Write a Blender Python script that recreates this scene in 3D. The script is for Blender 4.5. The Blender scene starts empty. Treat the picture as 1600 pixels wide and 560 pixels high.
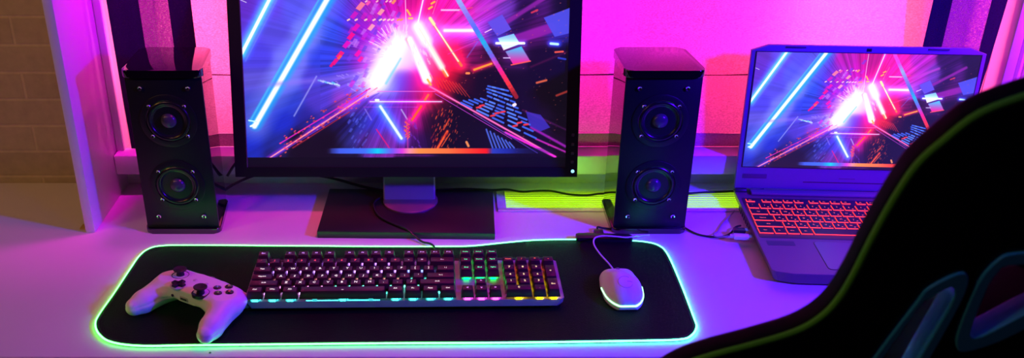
import bpy, bmesh, math, random
import numpy as np
from mathutils import Vector, Matrix, noise as mnoise

SC = bpy.context.scene
COL = SC.collection
random.seed(7)

# ------------------------------------------------------------------ camera
H = 0.738
PITCH = math.atan(730/1489.0)
cam_d = bpy.data.cameras.new('camera')
cam = bpy.data.objects.new('camera', cam_d)
COL.objects.link(cam)
cam.location = (0, 0, H)
cam.rotation_euler = (math.pi/2 - PITCH, 0, 0)
cam_d.sensor_width = 36.0
cam_d.lens = 1489/1600*36.0
cam_d.shift_x = 0.0625
cam_d.clip_start = 0.02
cam_d.dof.use_dof = True
cam_d.dof.focus_distance = 1.42
cam_d.dof.aperture_fstop = 5.2
SC.camera = cam

# ------------------------------------------------------------------ view
vs = SC.view_settings
vs.view_transform = 'Standard'
vs.look = 'None'
vs.gamma = 1.0
vs.use_curve_mapping = False
vs.exposure = 0.0

# ------------------------------------------------------------------ world
w = bpy.data.worlds.new('world'); SC.world = w
w.use_nodes = True
w.node_tree.nodes['Background'].inputs[0].default_value = (0.10, 0.03, 0.16, 1)
w.node_tree.nodes['Background'].inputs[1].default_value = 0.04

# ------------------------------------------------------------------ lamps of the room
def look(o, tgt):
    d = Vector(tgt) - o.location
    o.rotation_euler = d.to_track_quat('-Z', 'Y').to_euler()
def area(name, loc, tgt, sx, sy, col, power, spread=180):
    l = bpy.data.lights.new(name, 'AREA'); l.shape = 'RECTANGLE'; l.size = sx; l.size_y = sy
    l.color = col; l.energy = power; l.spread = math.radians(spread)
    o = bpy.data.objects.new(name, l); COL.objects.link(o); o.location = loc; look(o, tgt); return o
def spot(name, loc, tgt, col, power, ang, blend=0.3, r=0.02):
    l = bpy.data.lights.new(name, 'SPOT'); l.color = col; l.energy = power
    l.spot_size = math.radians(ang); l.spot_blend = blend; l.shadow_soft_size = r
    o = bpy.data.objects.new(name, l); COL.objects.link(o); o.location = loc; look(o, tgt); return o
# pink light tubes standing in the window recess behind the curtain
for (x_, w_, c_, p_) in ((-0.40, 0.16, (1.0, 0.11, 0.36), 3.8), (-0.05, 0.30, (1.0, 0.02, 0.17), 2.6), (0.22, 0.16, (0.95, 0.02, 0.60), 1.7),
                         (0.42, 0.20, (1.0, 0.02, 0.19), 2.0), (0.66, 0.22, (1.0, 0.12, 0.28), 4.0), (0.84, 0.06, (0.9, 0.02, 0.45), 0.8)):
    area('window_lamp', (x_, 1.575, 0.40), (x_, 1.40, 0.40), w_, 0.55, c_, p_)
area('pink_lamp', (0.05, 1.20, 0.85), (-0.20, 1.40, 0.0), 0.15, 0.05, (1.0, 0.03, 0.26), 0.8, 75)
area('magenta_lamp', (-0.40, 1.38, 0.62), (-0.56, 1.44, 0.15), 0.06, 0.06, (1.0, 0.0, 0.75), 0.35, 60)
# violet lamp in front on the right
area('violet_lamp', (1.15, 0.70, 0.72), (0.40, 1.30, 0.05), 0.10, 0.10, (0.05, 0.001, 1.0), 12.5, 95)
area('pink_lamp', (0.98, 1.25, 0.62), (1.0, 1.47, 0.15), 0.10, 0.05, (1.0, 0.04, 0.30), 0.9, 70)  # added lamp, aimed at the ribbed panel to turn it pink
# rose lamp to the left front, dim warm room light
area('rose_lamp', (-0.9, 0.35, 1.1), (-0.3, 1.2, 0.0), 0.15, 0.15, (1.0, 0.48, 0.38), 1.4)
area('warm_lamp', (-1.25, 0.75, 0.85), (-0.7, 1.45, 0.15), 0.25, 0.25, (1.0, 0.50, 0.10), 2.0)
# green lamp behind the monitor
area('green_lamp', (0.16, 1.418, 0.062), (0.18, 1.46, 0.03), 0.30, 0.008, (0.30, 1.0, 0.0), 0.09)
area('blue_lamp', (0.40, 0.45, 1.30), (0.45, 1.35, 0.1), 0.20, 0.20, (0.02, 0.05, 1.0), 0.8)

# ------------------------------------------------------------------ materials
MATS = {}
def mat(name, base=(0.5, 0.5, 0.5), rough=0.5, metal=0.0, emit=None, es=0.0, coat=0.0, var=0.0, vscale=30,
        bump=0.0, bscale=300, alpha=1.0, spec=0.5, trans=0.0):
    if name in MATS: return MATS[name]
    m = bpy.data.materials.new(name); m.use_nodes = True
    nt = m.node_tree; N = nt.nodes; L = nt.links
    b = N['Principled BSDF']
    b.inputs['Base Color'].default_value = (*base, 1)
    b.inputs['Roughness'].default_value = rough
    b.inputs['Metallic'].default_value = metal
    b.inputs['Coat Weight'].default_value = coat
    b.inputs['Coat Roughness'].default_value = 0.05
    b.inputs['Specular IOR Level'].default_value = spec
    b.inputs['Alpha'].default_value = alpha
    b.inputs['Transmission Weight'].default_value = trans
    if emit is not None:
        b.inputs['Emission Color'].default_value = (*emit, 1)
        b.inputs['Emission Strength'].default_value = es
    tc = N.new('ShaderNodeTexCoord')
    if var > 0:
        nz = N.new('ShaderNodeTexNoise'); nz.inputs['Scale'].default_value = vscale; nz.inputs['Detail'].default_value = 4
        L.new(tc.outputs['Object'], nz.inputs['Vector'])
        mr = N.new('ShaderNodeMapRange'); mr.inputs[1].default_value = 0.3; mr.inputs[2].default_value = 0.7
        mr.inputs[3].default_value = 1-var; mr.inputs[4].default_value = 1+var
        L.new(nz.outputs['Fac'], mr.inputs[0])
        mx = N.new('ShaderNodeVectorMath'); mx.operation = 'SCALE'; mx.inputs[0].default_value = base
        L.new(mr.outputs[0], mx.inputs['Scale']); L.new(mx.outputs[0], b.inputs['Base Color'])
    if bump > 0:
        nb = N.new('ShaderNodeTexNoise'); nb.inputs['Scale'].default_value = bscale; nb.inputs['Detail'].default_value = 3
        L.new(tc.outputs['Object'], nb.inputs['Vector'])
        bp = N.new('ShaderNodeBump'); bp.inputs['Strength'].default_value = bump; bp.inputs['Distance'].default_value = 0.001
        L.new(nb.outputs['Fac'], bp.inputs['Height']); L.new(bp.outputs[0], b.inputs['Normal'])
    MATS[name] = m
    return m
def glow(name, col, s):
    return mat(name, (0.02, 0.02, 0.02), 0.5, emit=col, es=s)

# ------------------------------------------------------------------ mesh helpers
def link(name, me, mats=None, parent=None, loc=None, smooth=None):
    o = bpy.data.objects.new(name, me); COL.objects.link(o)
    if mats is not None:
        if not isinstance(mats, (list, tuple)): mats = [mats]
        for m in mats: me.materials.append(m)
    if parent is not None: o.parent = parent
    if loc is not None: o.location = loc
    if smooth is not None:
        for p in me.polygons: p.use_smooth = True
        if smooth < 180: me.set_sharp_from_angle(angle=math.radians(smooth))
    return o
def tag(o, label=None, cat=None, group=None, kind=None):
    if label: o['label'] = label
    if cat: o['category'] = cat
    if group: o['group'] = group
    if kind: o['kind'] = kind
    return o
def empty(name, loc=(0, 0, 0), rot=(0, 0, 0)):
    o = bpy.data.objects.new(name, None); COL.objects.link(o)
    o.location = loc; o.rotation_euler = rot; o.empty_display_size = 0.02
    return o
def copy_tree(o, parent=None):
    c = o.copy(); COL.objects.link(c); c.parent = parent
    for ch in list(o.children): copy_tree(ch, c)
    return c

class MB:
    """collects shapes into one mesh"""
    def __init__(s): s.bm = bmesh.new()
    def _set(s, faces, mi):
        for f in faces: f.material_index = mi
    def box(s, x0, x1, y0, y1, z0, z1, mi=0, bev=0.0, seg=2, M=None):
        b = bmesh.new()
        bmesh.ops.create_cube(b, size=1)
        bmesh.ops.transform(b, matrix=Matrix.Translation(((x0+x1)/2, (y0+y1)/2, (z0+z1)/2)) @ Matrix.Diagonal((x1-x0, y1-y0, z1-z0, 1)), verts=b.verts)
        if bev > 0: bmesh.ops.bevel(b, geom=b.edges[:], offset=bev, segments=seg, profile=0.5, affect='EDGES')
        return s.merge(b, mi, M)
    def merge(s, b, mi=0, M=None):
        if M is not None: bmesh.ops.transform(b, matrix=M, verts=b.verts)
        for f in b.faces: f.material_index = mi if mi is not None else f.material_index
        me = bpy.data.meshes.new('tmp'); b.to_mesh(me); b.free()
        s.bm.from_mesh(me); bpy.data.meshes.remove(me); return s
    def mesh_in(s, me, mi=0, M=None):
        b = bmesh.new(); b.from_mesh(me); bpy.data.meshes.remove(me)
        return s.merge(b, mi, M)
    def frustum(s, bot, top, z0, z1, mi=0, bev=0.0, M=None):
        """bot/top = (x0,x1,y0,y1)"""
        b = bmesh.new(); v = []
        for (r, z) in ((bot, z0), (top, z1)):
            for (x, y) in ((r[0], r[2]), (r[1], r[2]), (r[1], r[3]), (r[0], r[3])): v.append(b.verts.new((x, y, z)))
        b.faces.new(v[3::-1]); b.faces.new(v[4:8])
        for i in range(4):
            j = (i+1) % 4; b.faces.new((v[i], v[j], v[4+j], v[4+i]))
        if bev > 0: bmesh.ops.bevel(b, geom=b.edges[:], offset=bev, segments=2, profile=0.5, affect='EDGES')
        return s.merge(b, mi, M)
    def prism(s, pts, z0, z1, mi=0, bev=0.0, seg=2, M=None):
        """pts: ccw outline in xy"""
        b = bmesh.new()
        lo = [b.verts.new((p[0], p[1], z0)) for p in pts]; hi = [b.verts.new((p[0], p[1], z1)) for p in pts]
        f1 = b.faces.new(lo[::-1]); f2 = b.faces.new(hi); n = len(pts)
        for i in range(n): b.faces.new((lo[i], lo[(i+1) % n], hi[(i+1) % n], hi[i]))
        if bev > 0:
            ed = [e for e in b.edges if (e.verts[0] in lo) == (e.verts[1] in lo)]
            bmesh.ops.bevel(b, geom=ed, offset=bev, segments=seg, profile=0.5, affect='EDGES')
        return s.merge(b, mi, M)
    def lathe(s, prof, n=40, mi=0, M=None):
        """prof: (r, z) from bottom to top around z"""
        b = bmesh.new(); rings = []
        for r, z in prof:
            if r < 1e-6: rings.append([b.verts.new((0, 0, z))])
            else: rings.append([b.verts.new((r*math.cos(2*math.pi*i/n), r*math.sin(2*math.pi*i/n), z)) for i in range(n)])
        for a, c in zip(rings[:-1], rings[1:]):
            for i in range(n):
                j = (i+1) % n
                if len(a) == 1 and len(c) == 1: break
                if len(a) == 1: b.faces.new((a[0], c[j], c[i]))
                elif len(c) == 1: b.faces.new((a[i], a[j], c[0]))
                else: b.faces.new((a[i], a[j], c[j], c[i]))
        bmesh.ops.recalc_face_normals(b, faces=b.faces[:])
        return s.merge(b, mi, M)
    def tube(s, pts, r, n=10, mi=0, closed=False, M=None, smooth=6):
        P = catmull(pts, closed, smooth) if smooth > 1 else [Vector(p) for p in pts]
        b = bmesh.new(); m = len(P); rings = []; up = Vector((0, 0, 1))
        for i in range(m):
            if closed: t = P[(i+1) % m]-P[i-1]
            else: t = P[min(i+1, m-1)]-P[max(i-1, 0)]
            t.normalize()
            a = t.cross(up)
            if a.length < 1e-3: a = t.cross(Vector((0, 1, 0)))
            a.normalize(); c = a.cross(t).normalized()
            rr = r(i/(m-1)) if callable(r) else r
            rings.append([b.verts.new(P[i]+a*rr*math.cos(2*math.pi*k/n)+c*rr*math.sin(2*math.pi*k/n)) for k in range(n)])
        for i in range(m if closed else m-1):
            A, B = rings[i], rings[(i+1) % m]
            for k in range(n): b.faces.new((A[k], A[(k+1) % n], B[(k+1) % n], B[k]))
        if not closed: b.faces.new(rings[0][::-1]); b.faces.new(rings[-1])
        bmesh.ops.recalc_face_normals(b, faces=b.faces[:])
        return s.merge(b, mi, M)
    def build(s, name, mats=None, parent=None, loc=None, smooth=35):
        me = bpy.data.meshes.new(name); s.bm.to_mesh(me); s.bm.free()
        return link(name, me, mats, parent, loc, smooth)

def catmull(pts, closed=False, k=6):
    P = [Vector(p) for p in pts]; n = len(P); out = []
    for i in range(n if closed else n-1):
        if closed: p0, p1, p2, p3 = P[i-1], P[i], P[(i+1) % n], P[(i+2) % n]
        else: p0, p1, p2, p3 = P[max(i-1, 0)], P[i], P[i+1], P[min(i+2, n-1)]
        for j in range(k):
            t = j/k
            out.append(0.5*((2*p1)+(p2-p0)*t+(2*p0-5*p1+4*p2-p3)*t*t+(3*p1-p0-3*p2+p3)*t**3))
    if not closed: out.append(P[-1])
    return out
def rrect(x0, x1, y0, y1, r, n=6):
    pts = []
    for cx, cy, a in ((x1-r, y0+r, -90), (x1-r, y1-r, 0), (x0+r, y1-r, 90), (x0+r, y0+r, 180)):
        for i in range(n+1):
            t = math.radians(a+90*i/n); pts.append((cx+r*math.cos(t), cy+r*math.sin(t)))
    return pts
def rpoly(pts, r, n=5):
    """round the corners of a polygon"""
    out = []; m = len(pts)
    for i in range(m):
        a, b, c = Vector(pts[i-1]), Vector(pts[i]), Vector(pts[(i+1) % m])
        ra = min(r, (a-b).length*.45, (c-b).length*.45)
        p = b+(a-b).normalized()*ra; q = b+(c-b).normalized()*ra
        for k in range(n+1):
            t = k/n; out.append(tuple(p*(1-t)**2+b*2*t*(1-t)+q*t*t))
    return out
def curve_mesh(loops, extrude, bevel=0.0, bres=3):
    """filled flat outline with holes, extruded both ways along local z"""
    cu = bpy.data.curves.new('outline', 'CURVE'); cu.dimensions = '2D'; cu.fill_mode = 'BOTH'
    cu.extrude = extrude; cu.bevel_depth = bevel; cu.bevel_resolution = bres
    for lp in loops:
        sp = cu.splines.new('POLY'); sp.points.add(len(lp)-1)
        for p, q in zip(sp.points, lp): p.co = (q[0], q[1], 0, 1)
        sp.use_cyclic_u = True
    return cu_to_mesh(cu)
def cu_to_mesh(cu):
    o = bpy.data.objects.new('tmpc', cu); COL.objects.link(o)
    bpy.context.view_layer.update()
    dg = bpy.context.evaluated_depsgraph_get()
    me = bpy.data.meshes.new_from_object(o.evaluated_get(dg))
    bpy.data.objects.remove(o); bpy.data.curves.remove(cu)
    return me
TEXTS = {}
def text_bm(body, size, extrude=0.0001):
    key = (body, size)
    if key not in TEXTS:
        cu = bpy.data.curves.new('txt', 'FONT'); cu.body = body; cu.size = size
        cu.align_x = 'CENTER'; cu.align_y = 'CENTER'; cu.extrude = extrude; cu.resolution_u = 1
        me = cu_to_mesh(cu)
        TEXTS[key] = me
    b = bmesh.new(); b.from_mesh(TEXTS[key]); return b

LEGENDS = {0.0062: list("`1234567890-=QWERTYUIOP[]ASDFGHJKL;'ZXCVBNM,./_^<v>*+YABX"), 0.0042: ['Esc', 'Tab', '<--', 'Win', 'Alt', 'Fn', 'App', 'Ins', 'Del', 'End', 'Num', 'Ent', '\\ |']+['F%d' % i for i in range(1, 13)],
           0.0036: ['CapsLk', '<--|', 'Shift', 'Ctrl', 'PrtSc', 'ScrLk', 'Pause', 'Home', 'PgUp', 'PgDn'],
           0.0052: list("`1234567890-=QWERTYUIOP[]\\ASDFGHJKL;'ZXCVBNM,./"), 0.0034: ['Esc', 'Back', 'Tab', 'CapsLk', 'Enter', 'Shift', 'Ctrl', 'Fn', 'Win', 'Alt']+['F%d' % i for i in range(1, 13)]}
for s_, ls_ in LEGENDS.items():
    for l_ in ls_: text_bm(l_, s_).free()

def sdf_mesh(fn, lo, hi, step):
    """surface nets of an implicit function (numpy)"""
    ax = [np.arange(lo[i], hi[i]+step, step) for i in range(3)]
    X, Y, Z = np.meshgrid(*ax, indexing='ij')
    V = fn(X, Y, Z); S = V < 0
    nx, ny, nz = V.shape
    acc = np.zeros((nx-1, ny-1, nz-1, 3)); cnt = np.zeros((nx-1, ny-1, nz-1))
    crn = [(i, j, k) for i in (0, 1) for j in (0, 1) for k in (0, 1)]
    def sl(A, c): return A[c[0]:c[0]+nx-1, c[1]:c[1]+ny-1, c[2]:c[2]+nz-1]
    for a in crn:
        for d in range(3):
            if a[d] == 0:
                b = list(a); b[d] = 1
                va, vb = sl(V, a), sl(V, b)
                m = (va < 0) != (vb < 0)
                den = np.where(m, va-vb, 1.0)
                t = np.where(m, va/den, 0)
                for e in range(3):
                    base = a[e] + (t if e == d else 0)
                    acc[..., e] += np.where(m, base, 0)
                cnt += m
    has = cnt > 0
    idx = -np.ones(has.shape, int); idx[has] = np.arange(has.sum())
    I = np.argwhere(has)
    P = (I + acc[has]/cnt[has][:, None])*step + np.array(lo)
    faces = []
    for d in range(3):
        o1, o2 = (d+1) % 3, (d+2) % 3
        A = [slice(None)]*3; B = [slice(None)]*3
        A[d] = slice(0, -1); B[d] = slice(1, None)
        m = S[tuple(A)] != S[tuple(B)]
        for (i, j, k) in np.argwhere(m):
            c = [i, j, k]
            if c[o1] == 0 or c[o2] == 0 or c[o1] >= idx.shape[o1] or c[o2] >= idx.shape[o2]: continue
            q = []
            for (u, v) in ((0, 0), (1, 0), (1, 1), (0, 1)):
                e = list(c); e[o1] -= u; e[o2] -= v; q.append(idx[tuple(e)])
            if min(q) < 0: continue
            faces.append(q if not S[i, j, k] else q[::-1])
    me = bpy.data.meshes.new('sdf'); me.from_pydata([tuple(p) for p in P], [], [tuple(int(x) for x in f) for f in faces])
    b = bmesh.new(); b.from_mesh(me)
    for _ in range(2): bmesh.ops.smooth_vert(b, verts=b.verts, factor=0.5, use_axis_x=True, use_axis_y=True, use_axis_z=True)
    bmesh.ops.recalc_face_normals(b, faces=b.faces[:])
    b.to_mesh(me); b.free()
    return me
def smin(a, b, k):
    h = np.clip(0.5+0.5*(b-a)/k, 0, 1); return b*(1-h)+a*h-k*h*(1-h)
def s_caps(X, Y, Z, a, b, ra, rb):
    a = np.array(a, float); b = np.array(b, float); d = b-a
    t = np.clip(((X-a[0])*d[0]+(Y-a[1])*d[1]+(Z-a[2])*d[2])/(d@d), 0, 1)
    return np.sqrt((X-a[0]-t*d[0])**2+(Y-a[1]-t*d[1])**2+(Z-a[2]-t*d[2])**2)-(ra+(rb-ra)*t)
def s_rbox(X, Y, Z, c, h, r):
    qx = np.abs(X-c[0])-h[0]+r; qy = np.abs(Y-c[1])-h[1]+r; qz = np.abs(Z-c[2])-h[2]+r
    return np.sqrt(np.maximum(qx, 0)**2+np.maximum(qy, 0)**2+np.maximum(qz, 0)**2)+np.minimum(np.maximum(qx, np.maximum(qy, qz)), 0)-r
def s_ell(X, Y, Z, c, r):
    k0 = np.sqrt(((X-c[0])/r[0])**2+((Y-c[1])/r[1])**2+((Z-c[2])/r[2])**2)
    k1 = np.sqrt(((X-c[0])/r[0]**2)**2+((Y-c[1])/r[1]**2)**2+((Z-c[2])/r[2]**2)**2)
    return k0*(k0-1)/np.maximum(k1, 1e-6)
# ================================================================== the room
M_white = mat('white_board', (0.72, 0.70, 0.70), 0.45, var=0.03, vscale=8)
def brick_material(name):
    m = bpy.data.materials.new(name); m.use_nodes = True
    nt = m.node_tree; N = nt.nodes; L = nt.links; b = N['Principled BSDF']
    tc = N.new('ShaderNodeTexCoord'); mp = N.new('ShaderNodeMapping'); L.new(tc.outputs['Object'], mp.inputs[0])
    mp.inputs['Rotation'].default_value = (math.pi/2, 0, 0); mp.inputs['Location'].default_value = (0.03, 0.0135, 0)
    br = N.new('ShaderNodeTexBrick'); L.new(mp.outputs[0], br.inputs['Vector'])
    br.inputs['Scale'].default_value = 1.0; br.inputs['Brick Width'].default_value = 0.15; br.inputs['Row Height'].default_value = 0.0475
    br.inputs['Mortar Size'].default_value = 0.0035; br.inputs['Mortar Smooth'].default_value = 0.8
    br.inputs['Color1'].default_value = (0.62, 0.52, 0.36, 1); br.inputs['Color2'].default_value = (0.56, 0.46, 0.32, 1)
    br.inputs['Mortar'].default_value = (0.72, 0.60, 0.42, 1)
    nz = N.new('ShaderNodeTexNoise'); nz.inputs['Scale'].default_value = 60; nz.inputs['Detail'].default_value = 6
    L.new(tc.outputs['Object'], nz.inputs['Vector'])
    mx = N.new('ShaderNodeMix'); mx.data_type = 'RGBA'; mx.blend_type = 'MULTIPLY'; mx.inputs[0].default_value = 0.35
    L.new(br.outputs['Color'], mx.inputs[6]); L.new(nz.outputs['Fac'], mx.inputs[7]); L.new(mx.outputs[2], b.inputs['Base Color'])
    sub = N.new('ShaderNodeMath'); sub.operation = 'MULTIPLY_ADD'; sub.inputs[1].default_value = -1.0
    L.new(br.outputs['Fac'], sub.inputs[0]); 
    ns = N.new('ShaderNodeMath'); ns.operation = 'MULTIPLY'; ns.inputs[1].default_value = 0.6; L.new(nz.outputs['Fac'], ns.inputs[0])
    L.new(ns.outputs[0], sub.inputs[2])
    bp = N.new('ShaderNodeBump'); bp.inputs['Strength'].default_value = 0.45; bp.inputs['Distance'].default_value = 0.002
    L.new(sub.outputs[0], bp.inputs['Height']); L.new(bp.outputs[0], b.inputs['Normal'])
    b.inputs['Roughness'].default_value = 0.75
    return m
M_brick = brick_material('painted_brick')
o = MB().box(-1.6, -0.56, 1.49, 1.62, -0.74, 1.6).build('wall_left', M_brick); tag(o, kind='structure')
M_plaster = mat('plaster', (0.72, 0.66, 0.66), 0.8, var=0.08, vscale=40, bump=0.6, bscale=120)
wb = MB(); wb.box(-0.56, 1.7, 1.49, 1.62, -0.74, 0.0415); wb.box(-0.56, -0.5435, 1.49, 1.62, 0.0415, 1.6)
wb.box(0.888, 1.7, 1.49, 1.62, 0.0415, 1.6); wb.box(-0.5435, 0.888, 1.49, 1.62, 1.0, 1.6)
o = wb.build('wall_back', M_plaster); tag(o, kind='structure')
M_floor = mat('floor_boards', (0.12, 0.08, 0.06), 0.5, var=0.2, vscale=6)
o = MB().box(-1.6, 1.7, -0.9, 1.62, -0.78, -0.74).build('floor', M_floor); tag(o, kind='structure')
# window behind the curtain
wf = MB(); 
for (a, c, d, e) in ((-0.5435, -0.50, 0.0758, 1.0), (0.845, 0.888, 0.0758, 1.0), (-0.50, 0.845, 0.0758, 0.12), (-0.50, 0.845, 0.95, 1.0)): wf.box(a, c, 1.58, 1.615, d, e)
o = wf.build('window_1', M_white); tag(o, kind='structure')
M_glass = mat('window_glass', (0.02, 0.02, 0.03), 0.05)
gl = MB().box(-0.50, 0.845, 1.595, 1.602, 0.12, 0.95).build('pane', M_glass, o)
# window sill
M_sill = mat('sill_paint', (0.74, 0.68, 0.68), 0.35, var=0.03, vscale=10)
o = MB().box(-0.556, 1.25, 1.438, 1.62, 0.041, 0.0757, bev=0.0025).build('trim_1', M_sill); tag(o, kind='structure')
# casing strips beside the window
o = MB().box(-0.5562, -0.5435, 1.457, 1.4895, 0.0757, 1.0, bev=0.002).build('trim_2', M_white); tag(o, kind='structure')
o = MB().box(0.888, 0.905, 1.440, 1.4895, 0.0757, 1.0, bev=0.003).build('trim_3', M_white); tag(o, kind='structure')
# ribbed panel at the right end of the window
rp = MB()
pts = [(0.912, 1.489)]
x = 0.912
while x < 1.16:
    pts += [(x, 1.452), (x+0.003, 1.448), (x+0.007, 1.448), (x+0.010, 1.452), (x+0.0105, 1.456), (x+0.0125, 1.456)]; x += 0.013
pts += [(x, 1.452), (x, 1.489)]
rp.prism(pts, 0.076, 0.62)
o = rp.build('ribbed_panel', mat('ribbed_white', (0.70, 0.62, 0.60), 0.5), smooth=20)
tag(o, 'pale panel of narrow vertical ribs standing at the right end of the window', 'panel')

# upright white side board of the desk
o = MB().box(-0.5715, -0.5565, 1.3126, 1.4895, 0.0, 1.0, bev=0.0012).build('side_board', mat('melamine', (0.74, 0.72, 0.74), 0.4, coat=0.2))
sb = o; tag(o, 'upright white side board standing on the desk in front of the brick wall', 'board')
br = MB(); br.box(-0.5845, -0.572, 1.322, 1.338, 0.0, 0.0022, bev=0.0006)
br.box(-0.5745, -0.5717, 1.322, 1.338, 0.0, 0.011, bev=0.0006)
br.build('angle_bracket', mat('brass', (0.75, 0.55, 0.18), 0.35, metal=0.8), sb)

# ================================================================== desk
M_desk = mat('desk_laminate', (0.70, 0.66, 0.68), 0.38, var=0.03, vscale=5, bump=0.08, bscale=900, spec=0.35)
desk = empty('desk', (0, 1.24, 0)); tag(desk, 'white desk top holding the monitor, speakers and keyboard', 'desk')
d = MB()
vx0, vx1, vy0, vy1 = 0.0925, 0.640, 1.3875, 1.4565
d.box(-1.45, vx0, 0.990, 1.4895, -0.028, 0.0); d.box(vx1, 1.45, 0.990, 1.4895, -0.028, 0.0)
d.box(vx0, vx1, 0.990, vy0, -0.028, 0.0); d.box(vx0, vx1, vy1, 1.4895, -0.028, 0.0)
top = d.build('desk_top', M_desk, desk, (0, -1.24, 0))
e = MB().box(-1.45, 1.45, 0.9855, 0.990, -0.0285, -0.0006, bev=0.001).build('edge_band', mat('edge_band', (0.72, 0.66, 0.55), 0.4), desk, (0, -1.24, 0))
e = MB()
e.lathe([(0, 0), (0.0016, 0), (0.0016, 0.0005), (0, 0.0005)], 12, M=Matrix.Translation((-0.305, 0.9985, 0)))
e.build('screw_cap', mat('dark_plastic', (0.03, 0.03, 0.03), 0.5), desk, (0, -1.24, 0))
for (x, y) in ((-1.38, 1.05), (1.38, 1.05), (-1.38, 1.43), (1.38, 1.43)):
    MB().box(x-0.025, x+0.025, y-0.025, y+0.025, -0.74, -0.028, bev=0.002).build('leg', M_white, desk, (0, -1.24, 0))
# vent grille let into the desk
vent = empty('vent_grille', (0.36, 1.42, 0)); tag(vent, 'long pale vent grille with slats glowing yellow green, let into the desk below the window', 'vent')
M_vent = mat('vent_paint', (0.80, 0.74, 0.68), 0.4)
off = (-0.36, -1.42, 0)
f = MB(); fx0, fx1, fy0, fy1 = 0.082, 0.652, 1.3815, 1.4625
f.box(fx0, fx1, fy0, vy0+0.004, 0.0002, 0.0025, bev=0.0006); f.box(fx0, fx1, vy1-0.003, fy1, 0.0002, 0.0025, bev=0.0006)
f.box(fx0, vx0+0.004, vy0+0.004, vy1-0.003, 0.0002, 0.0025); f.box(vx1-0.004, fx1, vy0+0.004, vy1-0.003, 0.0002, 0.0025)
f.build('frame', M_vent, vent, off)
ns = 9
for i in range(ns):
    y = vy0+0.008+(vy1-vy0-0.015)*i/(ns-1)
    s = MB(); s.box(-0.5, 0.5, -0.0025, 0.0025, -0.0005, 0.0005, M=Matrix.Diagonal((vx1-vx0-0.008, 1, 1, 1)))
    sl_ = s.build('slat', M_vent, vent, ((vx0+vx1)/2-0.36, y-1.42, -0.0030)); sl_.rotation_euler.x = math.radians(-38)
t = MB(); t.box(vx0, vx1, vy0, vy1, -0.012, -0.009); t.build('light_strip', glow('vent_led', (0.45, 1.0, 0.0), 1.3), vent, off)

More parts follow.
